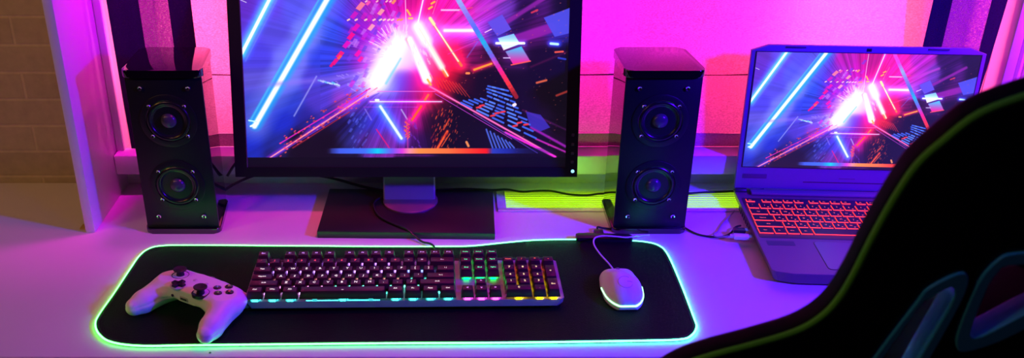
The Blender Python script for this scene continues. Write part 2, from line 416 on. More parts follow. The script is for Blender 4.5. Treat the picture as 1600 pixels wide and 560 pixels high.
# ================================================================== curtains
def fabric(name, base, rough=0.9, weave=900, sheer=0.0, crinkle=False, trans=0.0):
    m = bpy.data.materials.new(name); m.use_nodes = True; nt = m.node_tree; N = nt.nodes; L = nt.links
    b = N['Principled BSDF']; b.inputs['Roughness'].default_value = rough; b.inputs['Specular IOR Level'].default_value = 0.1
    if trans > 0:
        tl = N.new('ShaderNodeBsdfTranslucent'); ms = N.new('ShaderNodeMixShader'); ms.inputs[0].default_value = trans
        L.new(b.outputs[0], ms.inputs[1]); L.new(tl.outputs[0], ms.inputs[2]); L.new(ms.outputs[0], N['Material Output'].inputs[0])
    tc = N.new('ShaderNodeTexCoord')
    mp = N.new('ShaderNodeMapping'); mp.inputs['Scale'].default_value = (weave*0.35, weave*0.1, weave); L.new(tc.outputs['Object'], mp.inputs[0])
    n1 = N.new('ShaderNodeTexNoise'); n1.inputs['Scale'].default_value = 1.0; n1.inputs['Detail'].default_value = 2; L.new(mp.outputs[0], n1.inputs['Vector'])
    n2 = N.new('ShaderNodeTexNoise'); n2.inputs['Scale'].default_value = 8.5; n2.inputs['Detail'].default_value = 3; L.new(tc.outputs['Object'], n2.inputs['Vector'])
    mr = N.new('ShaderNodeMapRange'); mr.inputs[1].default_value = 0.3; mr.inputs[2].default_value = 0.7; mr.inputs[3].default_value = 0.72; mr.inputs[4].default_value = 1.15
    L.new(n1.outputs['Fac'], mr.inputs[0])
    sc = N.new('ShaderNodeVectorMath'); sc.operation = 'SCALE'; sc.inputs[0].default_value = base; L.new(mr.outputs[0], sc.inputs['Scale'])
    L.new(sc.outputs[0], b.inputs['Base Color'])
    if trans > 0: L.new(sc.outputs[0], tl.inputs[0])
    bp = N.new('ShaderNodeBump'); bp.inputs['Strength'].default_value = 0.25; bp.inputs['Distance'].default_value = 0.001
    L.new(n1.outputs['Fac'], bp.inputs['Height']); L.new(bp.outputs[0], b.inputs['Normal'])
    if sheer > 0:
        if crinkle:
            vo = N.new('ShaderNodeTexVoronoi'); vo.feature = 'DISTANCE_TO_EDGE'; vo.inputs['Scale'].default_value = 75
            mp2 = N.new('ShaderNodeMapping'); mp2.inputs['Scale'].default_value = (1.0, 0.2, 1.9)
            nw = N.new('ShaderNodeTexNoise'); nw.inputs['Scale'].default_value = 40; nw.inputs['Detail'].default_value = 4
            L.new(tc.outputs['Object'], nw.inputs['Vector'])
            mxx = N.new('ShaderNodeMix'); mxx.data_type = 'VECTOR'; mxx.inputs[0].default_value = 0.03
            L.new(tc.outputs['Object'], mxx.inputs[4]); L.new(nw.outputs['Color'], mxx.inputs[5])
            L.new(mxx.outputs[1], mp2.inputs[0]); L.new(mp2.outputs[0], vo.inputs['Vector'])
            r1 = N.new('ShaderNodeMapRange'); r1.inputs[1].default_value = 0.0; r1.inputs[2].default_value = 0.07
            r1.inputs[3].default_value = 0.9; r1.inputs[4].default_value = 0.0; L.new(vo.outputs['Distance'], r1.inputs[0])
            r2 = N.new('ShaderNodeMapRange'); r2.inputs[1].default_value = 0.35; r2.inputs[2].default_value = 0.65
            r2.inputs[3].default_value = sheer-0.25; r2.inputs[4].default_value = sheer+0.2; L.new(n1.outputs['Fac'], r2.inputs[0])
            mm = N.new('ShaderNodeMath'); mm.operation = 'MAXIMUM'; mm.use_clamp = True
            L.new(r1.outputs[0], mm.inputs[0]); L.new(r2.outputs[0], mm.inputs[1]); L.new(mm.outputs[0], b.inputs['Alpha'])
        else:
            r2 = N.new('ShaderNodeMapRange'); r2.inputs[1].default_value = 0.35; r2.inputs[2].default_value = 0.65
            r2.inputs[3].default_value = sheer-0.12; r2.inputs[4].default_value = min(1, sheer+0.12); L.new(n1.outputs['Fac'], r2.inputs[0])
            L.new(r2.outputs[0], b.inputs['Alpha'])
    return m
def cloth(name, x0, x1, z0, z1, y, amp, wav, mtl, th=0.0008, nx=140, nz=24, ph=0.0, parent=None, lean=0.0, dx0=0.0, dx1=0.0):
    b = bmesh.new(); g = []
    for k, yy in enumerate((0, th)):
        rows = []
        for j in range(nz+1):
            t = j/nz; z = z0+(z1-z0)*t; row = []
            for i in range(nx+1):
                s = i/nx; xa = x0+dx0*(1-t)**3; xb = x1+dx1*(1-t)**3
                x = xa+(xb-xa)*s
                a = amp*(0.35+0.65*t)
                row.append(b.verts.new((x, y+yy+lean*min(max((z-0.10)/0.28, 0), 1)+a*math.sin(x*wav+ph+0.4*math.sin(z*9))+0.3*a*math.sin(x*wav*2.7+1), z)))
            rows.append(row)
        g.append(rows)
    A, B = g
    for j in range(nz):
        for i in range(nx):
            b.faces.new((A[j][i], A[j][i+1], A[j+1][i+1], A[j+1][i])); b.faces.new((B[j][i], B[j+1][i], B[j+1][i+1], B[j][i+1]))
    for j in range(nz):
        b.faces.new((A[j][0], A[j+1][0], B[j+1][0], B[j][0])); b.faces.new((A[j][nx], B[j][nx], B[j+1][nx], A[j+1][nx]))
    for i in range(nx):
        b.faces.new((A[0][i], B[0][i], B[0][i+1], A[0][i+1])); b.faces.new((A[nz][i], A[nz][i+1], B[nz][i+1], B[nz][i]))
    bmesh.ops.recalc_face_normals(b, faces=b.faces[:])
    m = MB(); m.merge(b); return m.build(name, mtl, parent, smooth=60)
M_cur = fabric('light_curtain', (0.85, 0.72, 0.76), trans=0.6)
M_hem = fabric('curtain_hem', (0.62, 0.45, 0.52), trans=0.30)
M_frame_shadow = fabric('frame_shadow_line', (0.06, 0.02, 0.04))  # dark colour for the painted shadow line on the curtain
cur = cloth('curtain', -0.475, 0.80, 0.100, 1.0, 1.4785, 0.0035, 24, M_cur, nx=200, lean=0.042)
tag(cur, 'pale cloth curtain covering the window behind the monitor, lit hot pink', 'curtain')
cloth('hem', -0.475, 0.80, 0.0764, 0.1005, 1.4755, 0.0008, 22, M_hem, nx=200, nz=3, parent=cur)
cloth('thin_line', -0.475, 0.80, 0.1985, 0.2004, 1.4755, 0.0030, 24, M_frame_shadow, nx=200, nz=2, parent=cur, lean=0.042)  # dark strip laid across the cloth as the window frame's shadow
M_sh = fabric('dark_sheer', (0.34, 0.04, 0.30), sheer=0.60, crinkle=True)
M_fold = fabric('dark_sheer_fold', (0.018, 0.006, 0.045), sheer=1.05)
for nm, x0, x1, w1, w2, lab, dx in (
    ('sheer_curtain', -0.538, -0.404, 0.050, 0.036, 'dark purple sheer curtain hanging behind the left speaker', 0.004),
    ('sheer_curtain', 0.762, 0.886, 0.030, 0.032, 'dark purple sheer curtain hanging at the right above the laptop', -0.02)):
    yy = 1.4665
    s = cloth(nm, x0+w1, x1-w2, 0.0765, 1.0, yy, 0.0010, 60, M_sh, nx=60, dx0=dx if x0 < 0 else 0, dx1=0)
    tag(s, lab, 'curtain')
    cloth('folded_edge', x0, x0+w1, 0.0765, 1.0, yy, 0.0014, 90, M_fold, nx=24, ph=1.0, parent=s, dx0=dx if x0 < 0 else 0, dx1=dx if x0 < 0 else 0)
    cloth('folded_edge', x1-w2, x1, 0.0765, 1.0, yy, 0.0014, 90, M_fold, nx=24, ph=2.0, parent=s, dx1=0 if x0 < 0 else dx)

# ================================================================== screen picture
def proj(x, y, z):
    """maps a spot on the monitor panel to the sheet the picture is laid out on"""
    k = y*math.cos(PITCH)-(z-H)*math.sin(PITCH)
    return 700+1489*x/k, 280-1489*(y*math.sin(PITCH)+(z-H)*math.cos(PITCH))/k
MON_B = Vector((-0.0667, 1.3687, 0.0705)); MON_T = Vector((-0.0667, 1.4328, 0.3416)); MON_U = (MON_T-MON_B).normalized()
def picture():
    W, Hh = 1280, 720
    S, T = np.meshgrid((np.arange(W)+0.5)/W, (np.arange(Hh)+0.5)/Hh)
    d = 0.0312+0.286*T
    wx = -0.3200+0.508*S; wy = MON_B.y+MON_U.y*d; wz = MON_B.z+MON_U.z*d
    k = wy*math.cos(PITCH)-(wz-H)*math.sin(PITCH)
    X = 700+1489*wx/k; Y = 280-1489*(wy*math.sin(PITCH)+(wz-H)*math.cos(PITCH))/k
    samp = '''
-25: 380 90 40 180;430 90 60 210;480 80 70 220;530 70 50 210;580 180 20 170;640 200 10 140;700 240 20 160;760 180 30 190;820 60 10 100;880 30 10 60
10: 380 90 40 190;420 90 60 220;460 80 80 230;530 60 60 220;555 110 40 200;580 180 30 190;610 200 10 180;640 220 10 150;670 250 20 130;700 250 20 170;730 240 40 190;760 190 40 210;790 110 50 180;820 40 10 80;850 80 20 120;880 20 10 40
50: 380 90 50 210;430 80 70 220;480 100 110 240;520 40 70 220;545 50 50 200;560 160 10 190;590 150 40 210;610 210 90 230;630 230 160 235;645 250 80 180;660 255 120 180;690 250 40 160;720 230 40 200;745 170 60 220;780 60 40 170;810 50 12 90;840 90 15 110;870 40 30 140
90: 400 70 60 220;450 100 100 240;510 40 60 220;540 60 50 200;560 150 20 190;580 180 120 240;605 235 215 250;625 235 215 250;640 250 170 250;665 255 90 140;690 240 10 60;710 220 10 60;740 110 10 80;770 60 10 50;800 80 20 110;850 30 5 45;880 10 5 50
130: 400 90 80 210;440 110 110 240;500 70 60 210;540 100 70 220;570 170 140 240;590 200 190 250;605 120 140 245;630 90 50 215;650 210 10 150;670 250 30 90;700 210 10 40;725 80 5 25;760 20 3 20;800 22 5 35;850 16 3 30;880 10 3 30
160: 400 60 70 200;450 40 60 200;500 70 50 190;540 140 50 180;570 80 40 180;600 80 45 190;640 130 20 170;660 200 20 80;690 100 10 30;720 18 3 18;780 16 8 40;830 25 5 45;880 10 3 25
190: 400 50 60 190;440 20 40 190;480 30 30 140;530 20 15 90;560 30 40 150;590 60 50 210;620 110 50 200;650 150 10 120;680 50 10 40;720 12 4 18;800 14 6 40;850 40 10 80;880 16 4 35
225: 390 20 40 190;430 25 40 150;470 22 8 36;510 18 5 30;545 40 40 130;575 80 35 140;600 110 40 160;630 110 30 160;660 50 10 90;700 14 4 22;740 14 6 35;780 14 10 50;830 16 4 32;880 40 5 60
250: 390 20 40 170;430 25 20 90;470 20 6 30;540 18 10 40;640 40 10 60;740 14 6 30;880 18 4 35'''
    num = np.zeros((Hh, W, 3)); den = np.zeros((Hh, W))
    for ln in samp.strip().split('\n'):
        y, rest = ln.split(':')
        for it in rest.split(';'):
            a = [float(q) for q in it.split()]
            g = np.exp(-(((X-a[0])/17)**2+((Y-float(y))/17)**2)) + 1e-7/(1+((X-a[0])**2+(Y-float(y))**2)*1e-3)
            num += g[..., None]*np.array(a[1:])/255; den += g
    img = num/den[..., None]
    rs = np.random.RandomState(5)
    # streaks running out of the vanishing point
    ang = np.arctan2(Y-95, X-640); rad = np.hypot(X-640, Y-95)
    tab = rs.rand(720); tab2 = rs.rand(181)
    ai = (ang+math.pi)/(2*math.pi)*719.0
    i0 = ai.astype(int) % 720; fr = ai-ai.astype(int); st = tab[i0]*(1-fr)+tab[(i0+1) % 720]*fr
    ai = (ang+math.pi)/(2*math.pi)*180.0
    i0 = ai.astype(int) % 181; fr = ai-ai.astype(int); st2 = tab2[i0]*(1-fr)+tab2[(i0+1) % 181]*fr
    m = np.clip((rad-40)/60, 0, 1)*np.where(X < 500, 0.35, 1)
    img *= (1+((st-0.5)*0.22+(st2-0.5)*0.30)*m)[..., None]
    Y1 = Y[:, 0]; XA = X[:, ::W-1].copy()
    def crop(xa, xb, ya, yb):
        r = np.nonzero((Y1 >= ya) & (Y1 <= yb))[0]
        if len(r) == 0: return None
        r0, r1 = r[0], r[-1]+1
        l, rr = XA[r0:r1, 0], XA[r0:r1, 1]
        ca = ((xa-l)/(rr-l)*W).min(); cb = ((xb-l)/(rr-l)*W).max()
        c0 = int(max(0, math.floor(ca)-1)); c1 = int(min(W, math.ceil(cb)+2))
        return None if c1 <= c0 else (slice(r0, r1), slice(c0, c1))
    def put(mask, col, k=None):
        k = k or (slice(None), slice(None))
        c = np.array(col)/255.0; img[k] = img[k]*(1-mask[..., None])+c*mask[..., None]
    def line(x0, y0, x1, y1, w_, col, a=1.0, soft=0.8, gw=0, gcol=None, ga=0.6, taper=None):
        m_ = w_/2+soft+2.6*gw+1
        k = crop(min(x0, x1)-m_, max(x0, x1)+m_, min(y0, y1)-m_, max(y0, y1)+m_)
        if k is None: return
        Xc, Yc = X[k], Y[k]; dx, dy = x1-x0, y1-y0
        t = np.clip(((Xc-x0)*dx+(Yc-y0)*dy)/(dx*dx+dy*dy+1e-9), 0, 1); dd = np.hypot(Xc-x0-t*dx, Yc-y0-t*dy)
        ww = w_/2*(1 if taper is None else (taper+(1-taper)*t))
        if gw: img[k] = img[k] + np.exp(-(dd/gw)**2)[..., None]*np.array(gcol)/255.0*ga
        put(np.clip((ww-dd)/soft+0.5, 0, 1)*a, col, k)
    def poly(pts, col, a=1.0, col2=None):
        k = crop(min(q[0] for q in pts)-1, max(q[0] for q in pts)+1, min(q[1] for q in pts)-1, max(q[1] for q in pts)+1)
        if k is None: return
        Xc, Yc = X[k], Y[k]; inside = np.ones(Xc.shape)*9
        n = len(pts); area_ = sum(pts[i][0]*pts[(i+1) % n][1]-pts[(i+1) % n][0]*pts[i][1] for i in range(n))
        for i in range(n):
            (ax_, ay), (bx, by) = pts[i], pts[(i+1) % n]; l = math.hypot(bx-ax_, by-ay)
            dd = ((bx-ax_)*(Yc-ay)-(by-ay)*(Xc-ax_))/l*(1 if area_ > 0 else -1)
            inside = np.minimum(inside, dd)
        mk = np.clip(inside+0.5, 0, 1)*a
        if col2 is None: put(mk, col, k)
        else:
            ys = [p[1] for p in pts]; t = np.clip((Yc-min(ys))/(max(ys)-min(ys)), 0, 1)[..., None]
            c = (np.array(col)*(1-t)+np.array(col2)*t)/255.0; img[k] = img[k]*(1-mk[..., None])+c*mk[..., None]
    # magenta bands upper right
    line(790, 36, 862, -10, 7, (140, 30, 160), 0.8, 3); line(806, 62, 862, 44, 15, (150, 30, 170), 0.75, 3)
    line(745, 18, 800, -6, 6, (200, 60, 210), 0.6, 3); line(830, 105, 885, 82, 4, (110, 15, 80), 0.7, 3)
    # tiles
    poly([(762, 35), (785, 23), (799, 46), (777, 57)], (95, 75, 225), 0.95)
    poly([(850, 28), (892, 12), (892, 52), (867, 58)], (75, 75, 225), 0.95)
    poly([(778, 60), (803, 53), (813, 69), (787, 79)], (120, 190, 255), 1, (250, 245, 255))
    line(776, 68, 819, 68, 4, (250, 250, 255), 1, 1.0, 5, (60, 120, 255), 0.4)
    poly([(790, 81), (815, 73), (829, 96), (802, 101)], (60, 200, 250), 1, (255, 20, 150))
    line(799, 102, 829, 96, 2, (255, 90, 70), 0.9); line(861, 68.5, 872, 69.5, 4, (190, 240, 255), 1, 0.8, 5, (40, 90, 255), 0.6)
    line(787, 91, 797, 91, 1.5, (220, 200, 255)); line(758, 51, 768, 46, 1.5, (255, 200, 255)); line(868, 82, 880, 81, 3, (255, 90, 60), 0.9)
    line(873, 91, 884, 93, 3, (40, 60, 200), 0.9)
    # left bars
    line(443, -45, 377, 84, 5.2, (255, 255, 255), 1, 1.4, 9, (0, 160, 235), 1.0); line(455, -45, 383, 96, 1.5, (120, 140, 250), 0.5, 2)
    line(536, -45, 397, 198, 40, (130, 150, 255), 0.4, 24); line(538, -45, 399, 194, 20, (20, 165, 245), 0.8, 8)
    line(523, -45, 390, 190, 2.5, (70, 200, 250), 0.7, 2.5)
    line(536, -45, 397, 198, 8.0, (255, 255, 255), 1, 3.2); line(388, 189, 400, 191, 2, (200, 250, 255)); line(391, 198, 402, 194, 3, (240, 255, 255))
    for q in range(9): line(497+q*3.6, 125+q*0.9+rs.uniform(-1.5, 1.5), 501+q*3.6, 126+q+rs.uniform(-1, 2), 2.6, (190, 220, 255) if q % 3 else (90, 200, 250), 0.9, 1.2)
    for q in range(26): line(*(lambda a, b_: (a, b_, a+3, b_+1.5))(rs.uniform(520, 580), rs.uniform(112, 150)), 1.6, (190, 170, 255), 0.5, 1.2)
    line(494, 120, 459, 182, 2.2, (170, 170, 250), 0.7, 2, taper=1); line(375, 0, 384, 4, 1.2, (255, 255, 255), 0.7); line(420, 133, 560, 120, 7, (140, 110, 240), 0.5, 6)
    # purple tiles on the left wall of the tunnel
    for i in range(70):
        r_ = rs.uniform(28, 105); a_ = rs.uniform(math.radians(150), math.radians(265))
        cx_, cy_ = 640+r_*math.cos(a_)*1.05, 95+r_*math.sin(a_)*1.1
        if cx_ > 632 or cx_ < 540: continue
        s_ = 2+r_*0.04; dx_, dy_ = s_*0.5, -s_*0.87
        poly([(cx_-dx_-s_*.5, cy_-dy_-s_*.2), (cx_-dx_+s_*.5, cy_-dy_+s_*.2), (cx_+dx_+s_*.5, cy_+dy_+s_*.2), (cx_+dx_-s_*.5, cy_+dy_-s_*.2)],
             [(190, 40, 220), (110, 60, 230), (220, 20, 190), (80, 50, 210), (200, 120, 240)][i % 5], 0.55)
    for (cx_, cy_, s_, c_) in ((563, 10, 9, (250, 120, 150)), (553, 24, 8, (200, 20, 190)), (556, 43, 8, (225, 10, 180)), (548, 57, 8, (245, 10, 140)), (541, 70, 8, (225, 10, 190)),
                               (531, 86, 8, (255, 20, 120)), (523, 97, 7, (240, 10, 130)), (530, 90, 5, (255, 90, 70)), (595, 19, 7, (255, 150, 160)), (580, 43, 7, (255, 150, 180)),
                               (559, 84, 7, (240, 10, 170)), (563, 93, 6, (240, 20, 150)), (581, 66, 6, (220, 70, 230)), (575, 5, 5, (250, 80, 170)), (615, 3, 5, (255, 140, 90)), (518, 102, 5, (230, 10, 120)), (570, 55, 6, (180, 30, 220))):
        dx_, dy_ = s_*0.42, -s_*0.62
        poly([(cx_-dx_-s_*.45, cy_-dy_-s_*.25), (cx_-dx_+s_*.3, cy_-dy_+s_*.2), (cx_+dx_+s_*.45, cy_+dy_+s_*.25), (cx_+dx_-s_*.3, cy_+dy_-s_*.2)], c_, 0.95)
    for x_ in (544, 556, 571, 584, 594, 600, 607, 613, 622, 627): line(x_-1.2, 32, x_+1.6, 30.5, 2.6, (255, 190, 190) if x_ < 615 else (255, 130, 60))
    for x_ in (571, 588, 603, 609): line(x_, 3, x_+2, 1.5, 2.4, (255, 180, 200))
    # the white burst
    line(622, 66, 589, 126, 32, (255, 255, 255), 1, 15, 34, (180, 120, 220), 0.26, taper=0.85); line(626, 92, 603, 131, 3, (120, 210, 255), 0.8, 3)
    line(612, 40, 622, 60, 6, (255, 255, 255), 0.8, 5, taper=0.3)
    for i in range(60):
        a_ = rs.uniform(math.radians(165), math.radians(290)); r0 = rs.uniform(18, 40); r1 = r0+rs.uniform(3, 14)
        c0 = (625+r0*math.cos(a_), 85+r0*math.sin(a_)); c1 = (625+r1*math.cos(a_), 85+r1*math.sin(a_))
        line(*c0, *c1, 1.1, (255, 210, 255), 0.7)
    line(632, -45, 635, 60, 1.3, (255, 190, 240), 0.9); line(671, -45, 652, 40, 2.0, (255, 240, 255), 0.95, 1, 5, (255, 80, 160), 0.4, taper=1)
    line(686, -8, 676, 22, 1, (255, 140, 210), 0.7)
    for (a, b, c, d_) in ((636, 16, 641, 24), (639, 29, 644, 29), (674, 6, 679, 3), (670, 14, 675, 11)): line(a, b, c, d_, 3, (255, 190, 60), 0.9)
    line(652, 42, 698, 118, 7, (255, 130, 40), 0.9, 3, taper=None); line(653, 42, 666, 64, 15, (255, 250, 255), 1, 10, 22, (255, 60, 130), 0.4); line(654, 45, 690, 105, 9, (255, 245, 250), 1, 6, 14, (255, 60, 120), 0.45)
    line(655, 45, 700, 119, 2.2, (255, 235, 220), 1, 1.2)
    line(637, 62, 672, 133, 7, (255, 90, 60), 0.9, 3); line(640, 62, 667, 124, 16, (255, 250, 255), 1, 4, 13, (255, 40, 140), 0.5, taper=0.6); line(668, 125, 673, 133, 3, (255, 170, 60), 1, 1.5)
    for i in range(40):
        x_ = rs.uniform(640, 672); y_ = rs.uniform(60, 98); line(x_, y_, x_+1.5, y_+5, 1, (255, 210, 240), 0.7)
    line(672, 30, 721, 103, 4.2, (255, 120, 60), 0.95, 2, 10, (255, 40, 80), 0.5); line(673, 31, 716, 96, 2.4, (255, 235, 210), 1, 1.2); line(672, 29, 678, 38, 5, (255, 240, 170), 1, 1.5)
    line(695, 48, 739, 48, 4.5, (245, 255, 255), 1, 3, 8, (140, 120, 255), 0.7); line(690, 16, 718, 16, 2.6, (240, 210, 255), 0.9, 2); line(718, 16.5, 738, 12, 1.4, (255, 90, 90), 0.7)
    for i in range(10): line(672+i*5, 118+i*1.5, 680+i*6, 135+i*2, 1.5, (255, 70, 30), 0.5)
    # long diagonal bar with changing colours
    cs = [(230, 60, 220), (220, 60, 230), (150, 170, 250), (140, 110, 240), (80, 110, 240), (30, 170, 230), (120, 90, 230), (240, 30, 150), (250, 50, 50), (120, 20, 15)]
    p0, p1 = np.array([692., -40]), np.array([807., 152]); nseg = len(cs)-1
    for i in range(nseg*4):
        t0, t1 = i/(nseg*4), (i+1)/(nseg*4); k_ = min(int(t0*nseg), nseg-1); ft = t0*nseg-k_
        c_ = np.array(cs[k_])*(1-ft)+np.array(cs[k_+1])*ft; a, b = p0+(p1-p0)*t0, p0+(p1-p0)*t1
        line(a[0], a[1], b[0], b[1], 8.0-1.0*t0, c_, 0.95, 1.2)
    line(741, 109.5, 768, 100, 3.2, (255, 150, 40), 1, 1.2, 5, (255, 40, 30), 0.5); line(729, 115, 733, 115, 3.5, (255, 140, 70)); line(839, 130, 854, 126, 3.5, (255, 110, 60), 0.8, 1.5); line(870, 150, 888, 143, 4, (200, 60, 40), 0.7, 2); line(831, 20, 840, 16, 3, (255, 60, 60), 0.7)
    line(747, 65, 730, 90, 1.5, (120, 110, 250), 0.6, 2); line(700, 85, 745, 65, 1.2, (240, 60, 200), 0.6)
    # lower rails
    line(589, 138, 419, 249, 2.0, (255, 150, 170), 1, 1.0, 4, (200, 20, 160), 0.5); line(578, 139, 437, 225, 1.8, (230, 30, 190), 1, 1.2); line(545, 176, 457, 232, 2.4, (230, 40, 50), 0.6, 2)
    line(592, 146, 416, 252, 1.2, (90, 60, 220), 0.8); line(640, 147, 585, 147, 0.1, (0, 0, 0), 0)
    poly([(574, 142), (581, 139), (590, 145), (570, 155)], (255, 210, 230), 0.6)
    for i in range(95):
        t = rs.rand()**0.8; bx = 575-t*140; by = 143+t*88; off_ = rs.normal(0, 5)+rs.choice([-8, 7])
        line(bx, by+off_, bx+1.4, by+off_-0.8, rs.uniform(0.9, 2.4), [(255, 90, 60), (230, 60, 70), (255, 60, 120)][i % 3], 0.75)
    line(672, 136, 868, 246, 2.6, (255, 110, 190), 1, 1.2, 4, (180, 20, 120), 0.4); line(790, 208, 868, 246, 3.2, (240, 40, 220), 1, 1.5)
    line(680, 147, 800, 218, 1.2, (190, 60, 210), 0.9); line(740, 178, 840, 240, 1.5, (120, 70, 220), 0.7); line(830, 200, 888, 232, 4, (170, 30, 190), 0.8, 2.5); line(838, 218, 888, 240, 3, (220, 40, 200), 0.85, 2)
    line(818, 173, 888, 205, 3, (150, 30, 150), 0.5, 3)
    poly([(822, 175), (845, 180), (860, 200), (845, 206), (828, 198)], (60, 50, 200), 0.75)
    # blue hatched panes
    for (a, b, n_) in (((718, 160), (842, 219), 0), ((722, 157), (838, 208), 0), ((731, 156), (834, 198), 0), ((740, 155), (826, 189), 0), ((750, 154), (818, 179), 0), ((761, 150), (812, 171), 0), ((761, 144), (806, 161), 0), ((760, 139), (801, 152), 0), ((762, 135), (796, 143), 0)):
        L_ = 5; 
        for q in range(L_):
            t0 = q/L_+0.02; t1 = (q+1)/L_-0.03-0.03*rs.rand()
            line(a[0]+(b[0]-a[0])*t0, a[1]+(b[1]-a[1])*t0, a[0]+(b[0]-a[0])*t1, a[1]+(b[1]-a[1])*t1, 3.0, (85, 130, 255) if q % 2 else (60, 100, 240), 0.95, 1.1)
    for (x_, y_) in ((748, 169), (753, 166), (770, 182), (777, 178), (786, 176), (805, 198), (812, 193), (822, 196)): line(x_-3, y_, x_+3, y_-1, 3, (240, 50, 60), 0.95, 1.2)
    line(803, 165, 805, 164, 5, (255, 230, 255), 1, 1.2)
    for q in range(7): line(760+q*6, 203+q*3.2+(0 if q < 3 else 1), 770+q*5.6, 232, 2.6, (80, 110, 240), 0.85, 1.4)
    # lines over the floor
    line(590, 143.5, 680, 143.5, 1.2, (240, 110, 220), 0.9); line(578, 159.5, 690, 159.5, 1.6, (230, 220, 255), 0.95, 1, 3, (200, 40, 200), 0.4); line(568, 168, 652, 168, 1.1, (170, 60, 220), 0.7)
    line(587, 157, 591, 157, 3.4, (240, 250, 255)); line(594, 167, 627, 217, 4.2, (235, 255, 255), 1, 1.8, 8, (0, 120, 255), 0.8)
    line(669, 149, 664, 157, 3.4, (255, 110, 60), 1, 1.2, 5, (255, 20, 40), 0.5); line(658, 167, 643, 189, 3.8, (255, 90, 40), 1, 1.2, 6, (255, 10, 60), 0.6)
    line(699, 206, 684, 232, 3, (255, 90, 20), 0.95, 1.5, 4, (255, 40, 0), 0.4); line(703, 210, 690, 230, 1.5, (255, 90, 30), 0.8); line(702, 187, 693, 203, 2.5, (255, 80, 20), 0.7, 1.5)
    line(588, 203, 608, 232, 2, (240, 20, 120), 0.8, 1.5); line(570, 171, 580, 188, 2, (140, 120, 240), 0.7, 1.5); line(627, 172, 636, 187, 2, (200, 210, 255), 0.7, 1.5)
    for i in range(90):
        x_ = rs.uniform(545, 660); y_ = rs.uniform(175, 232)
        if 575 < x_ < 640: continue
        line(x_, y_, x_-2.5*np.sign(x_-600)*-1, y_+4, 2.2, (90, 100, 240) if x_ < 600 else (110, 50, 200), 0.45, 1.5)
    for i in range(70):
        x_ = rs.uniform(674, 715); y_ = rs.uniform(170, 232); line(x_, y_, x_-1.2, y_+3.5, 1.4, (255, 90, 20) if i % 2 else (180, 30, 20), 0.6)
    for i in range(16): line(634+rs.uniform(-3, 6), 190+i*1.6, 636+rs.uniform(-3, 4), 194+i*1.6, 1.6, (255, 120, 40) if i % 2 else (255, 30, 100), 0.8)
    line(636, 186, 637, 232, 2, (220, 60, 160), 0.6, 2); line(729, 223, 732, 229, 4, (255, 150, 80), 0.9, 1.5)
    for i in range(170):
        x_ = rs.uniform(690, 885); y_ = rs.uniform(-10, 240); line(x_, y_, x_+1.2, y_-0.5, rs.uniform(0.5, 1.3), (255, 110, 90), 0.45)
    # glowing bar along the bottom
    bx = [505, 530, 570, 590, 612, 628, 640, 655, 700, 760, 770, 790, 888]
    bc = np.array([(20, 6, 40), (60, 90, 230), (60, 110, 250), (0, 200, 240), (110, 90, 240), (220, 60, 220), (250, 140, 160), (255, 140, 60), (255, 110, 50), (240, 20, 10), (40, 60, 190), (30, 50, 190), (20, 15, 60)])/255
    bar = np.stack([np.interp(X, bx, bc[:, c]) for c in range(3)], -1)
    mk = (np.clip((4.2-np.abs(Y-236.8))/1.2+0.5, 0, 1)*np.clip((X-505)/12, 0, 1)*np.where(X > 765, np.clip(1-(X-765)/130, 0, 1), 1))[..., None]
    img = img*(1-mk)+bar*mk
    put(np.clip((1.5-np.abs(Y-244))/1.5, 0, 1)*np.clip((X-560)/30, 0, 1)*np.clip((700-X)/30, 0, 1)*0.6, (150, 20, 160))
    img = np.clip(img, 0, 1); lum = img.max(-1, keepdims=True); img = img*np.clip(lum*1.5+0.15, 0, 1)
    out = np.ones((Hh, W, 4), np.float32); out[..., :3] = np.clip(img, 0.008, 1)
    im = bpy.data.images.new('abstract_tunnel', W, Hh); im.colorspace_settings.name = 'sRGB'
    im.pixels.foreach_set(out.ravel()); im.update(); im.pack()
    return im
PIC = picture()
def screen_material(name, strength, tint=(1, 1, 1), lift=0.0):
    m = bpy.data.materials.new(name); m.use_nodes = True; nt = m.node_tree; N = nt.nodes; L = nt.links; b = N['Principled BSDF']
    tx = N.new('ShaderNodeTexImage'); tx.image = PIC; tx.extension = 'CLIP'; uv = N.new('ShaderNodeUVMap'); L.new(uv.outputs[0], tx.inputs[0])
    b.inputs['Base Color'].default_value = (0.01, 0.01, 0.012, 1); b.inputs['Roughness'].default_value = 0.35
    mm = N.new('ShaderNodeVectorMath'); mm.operation = 'MULTIPLY_ADD'; mm.inputs[1].default_value = tint; mm.inputs[2].default_value = (lift*.5, lift*.35, lift)
    L.new(tx.outputs['Color'], mm.inputs[0]); L.new(mm.outputs[0], b.inputs['Emission Color']); b.inputs['Emission Strength'].default_value = strength
    return m
def screen_mesh(w_, h_, v0, v1):
    """flat panel w x h in local xz facing -y, v range of the picture"""
    me = bpy.data.meshes.new('screen')
    me.from_pydata([(-w_/2, 0, 0), (w_/2, 0, 0), (w_/2, 0, h_), (-w_/2, 0, h_)], [], [(0, 1, 2, 3)])
    u = me.uv_layers.new(name='UVMap')
    for i, c in enumerate(((0, v0), (1, v0), (1, v1), (0, v1))): u.data[i].uv = c
    return me

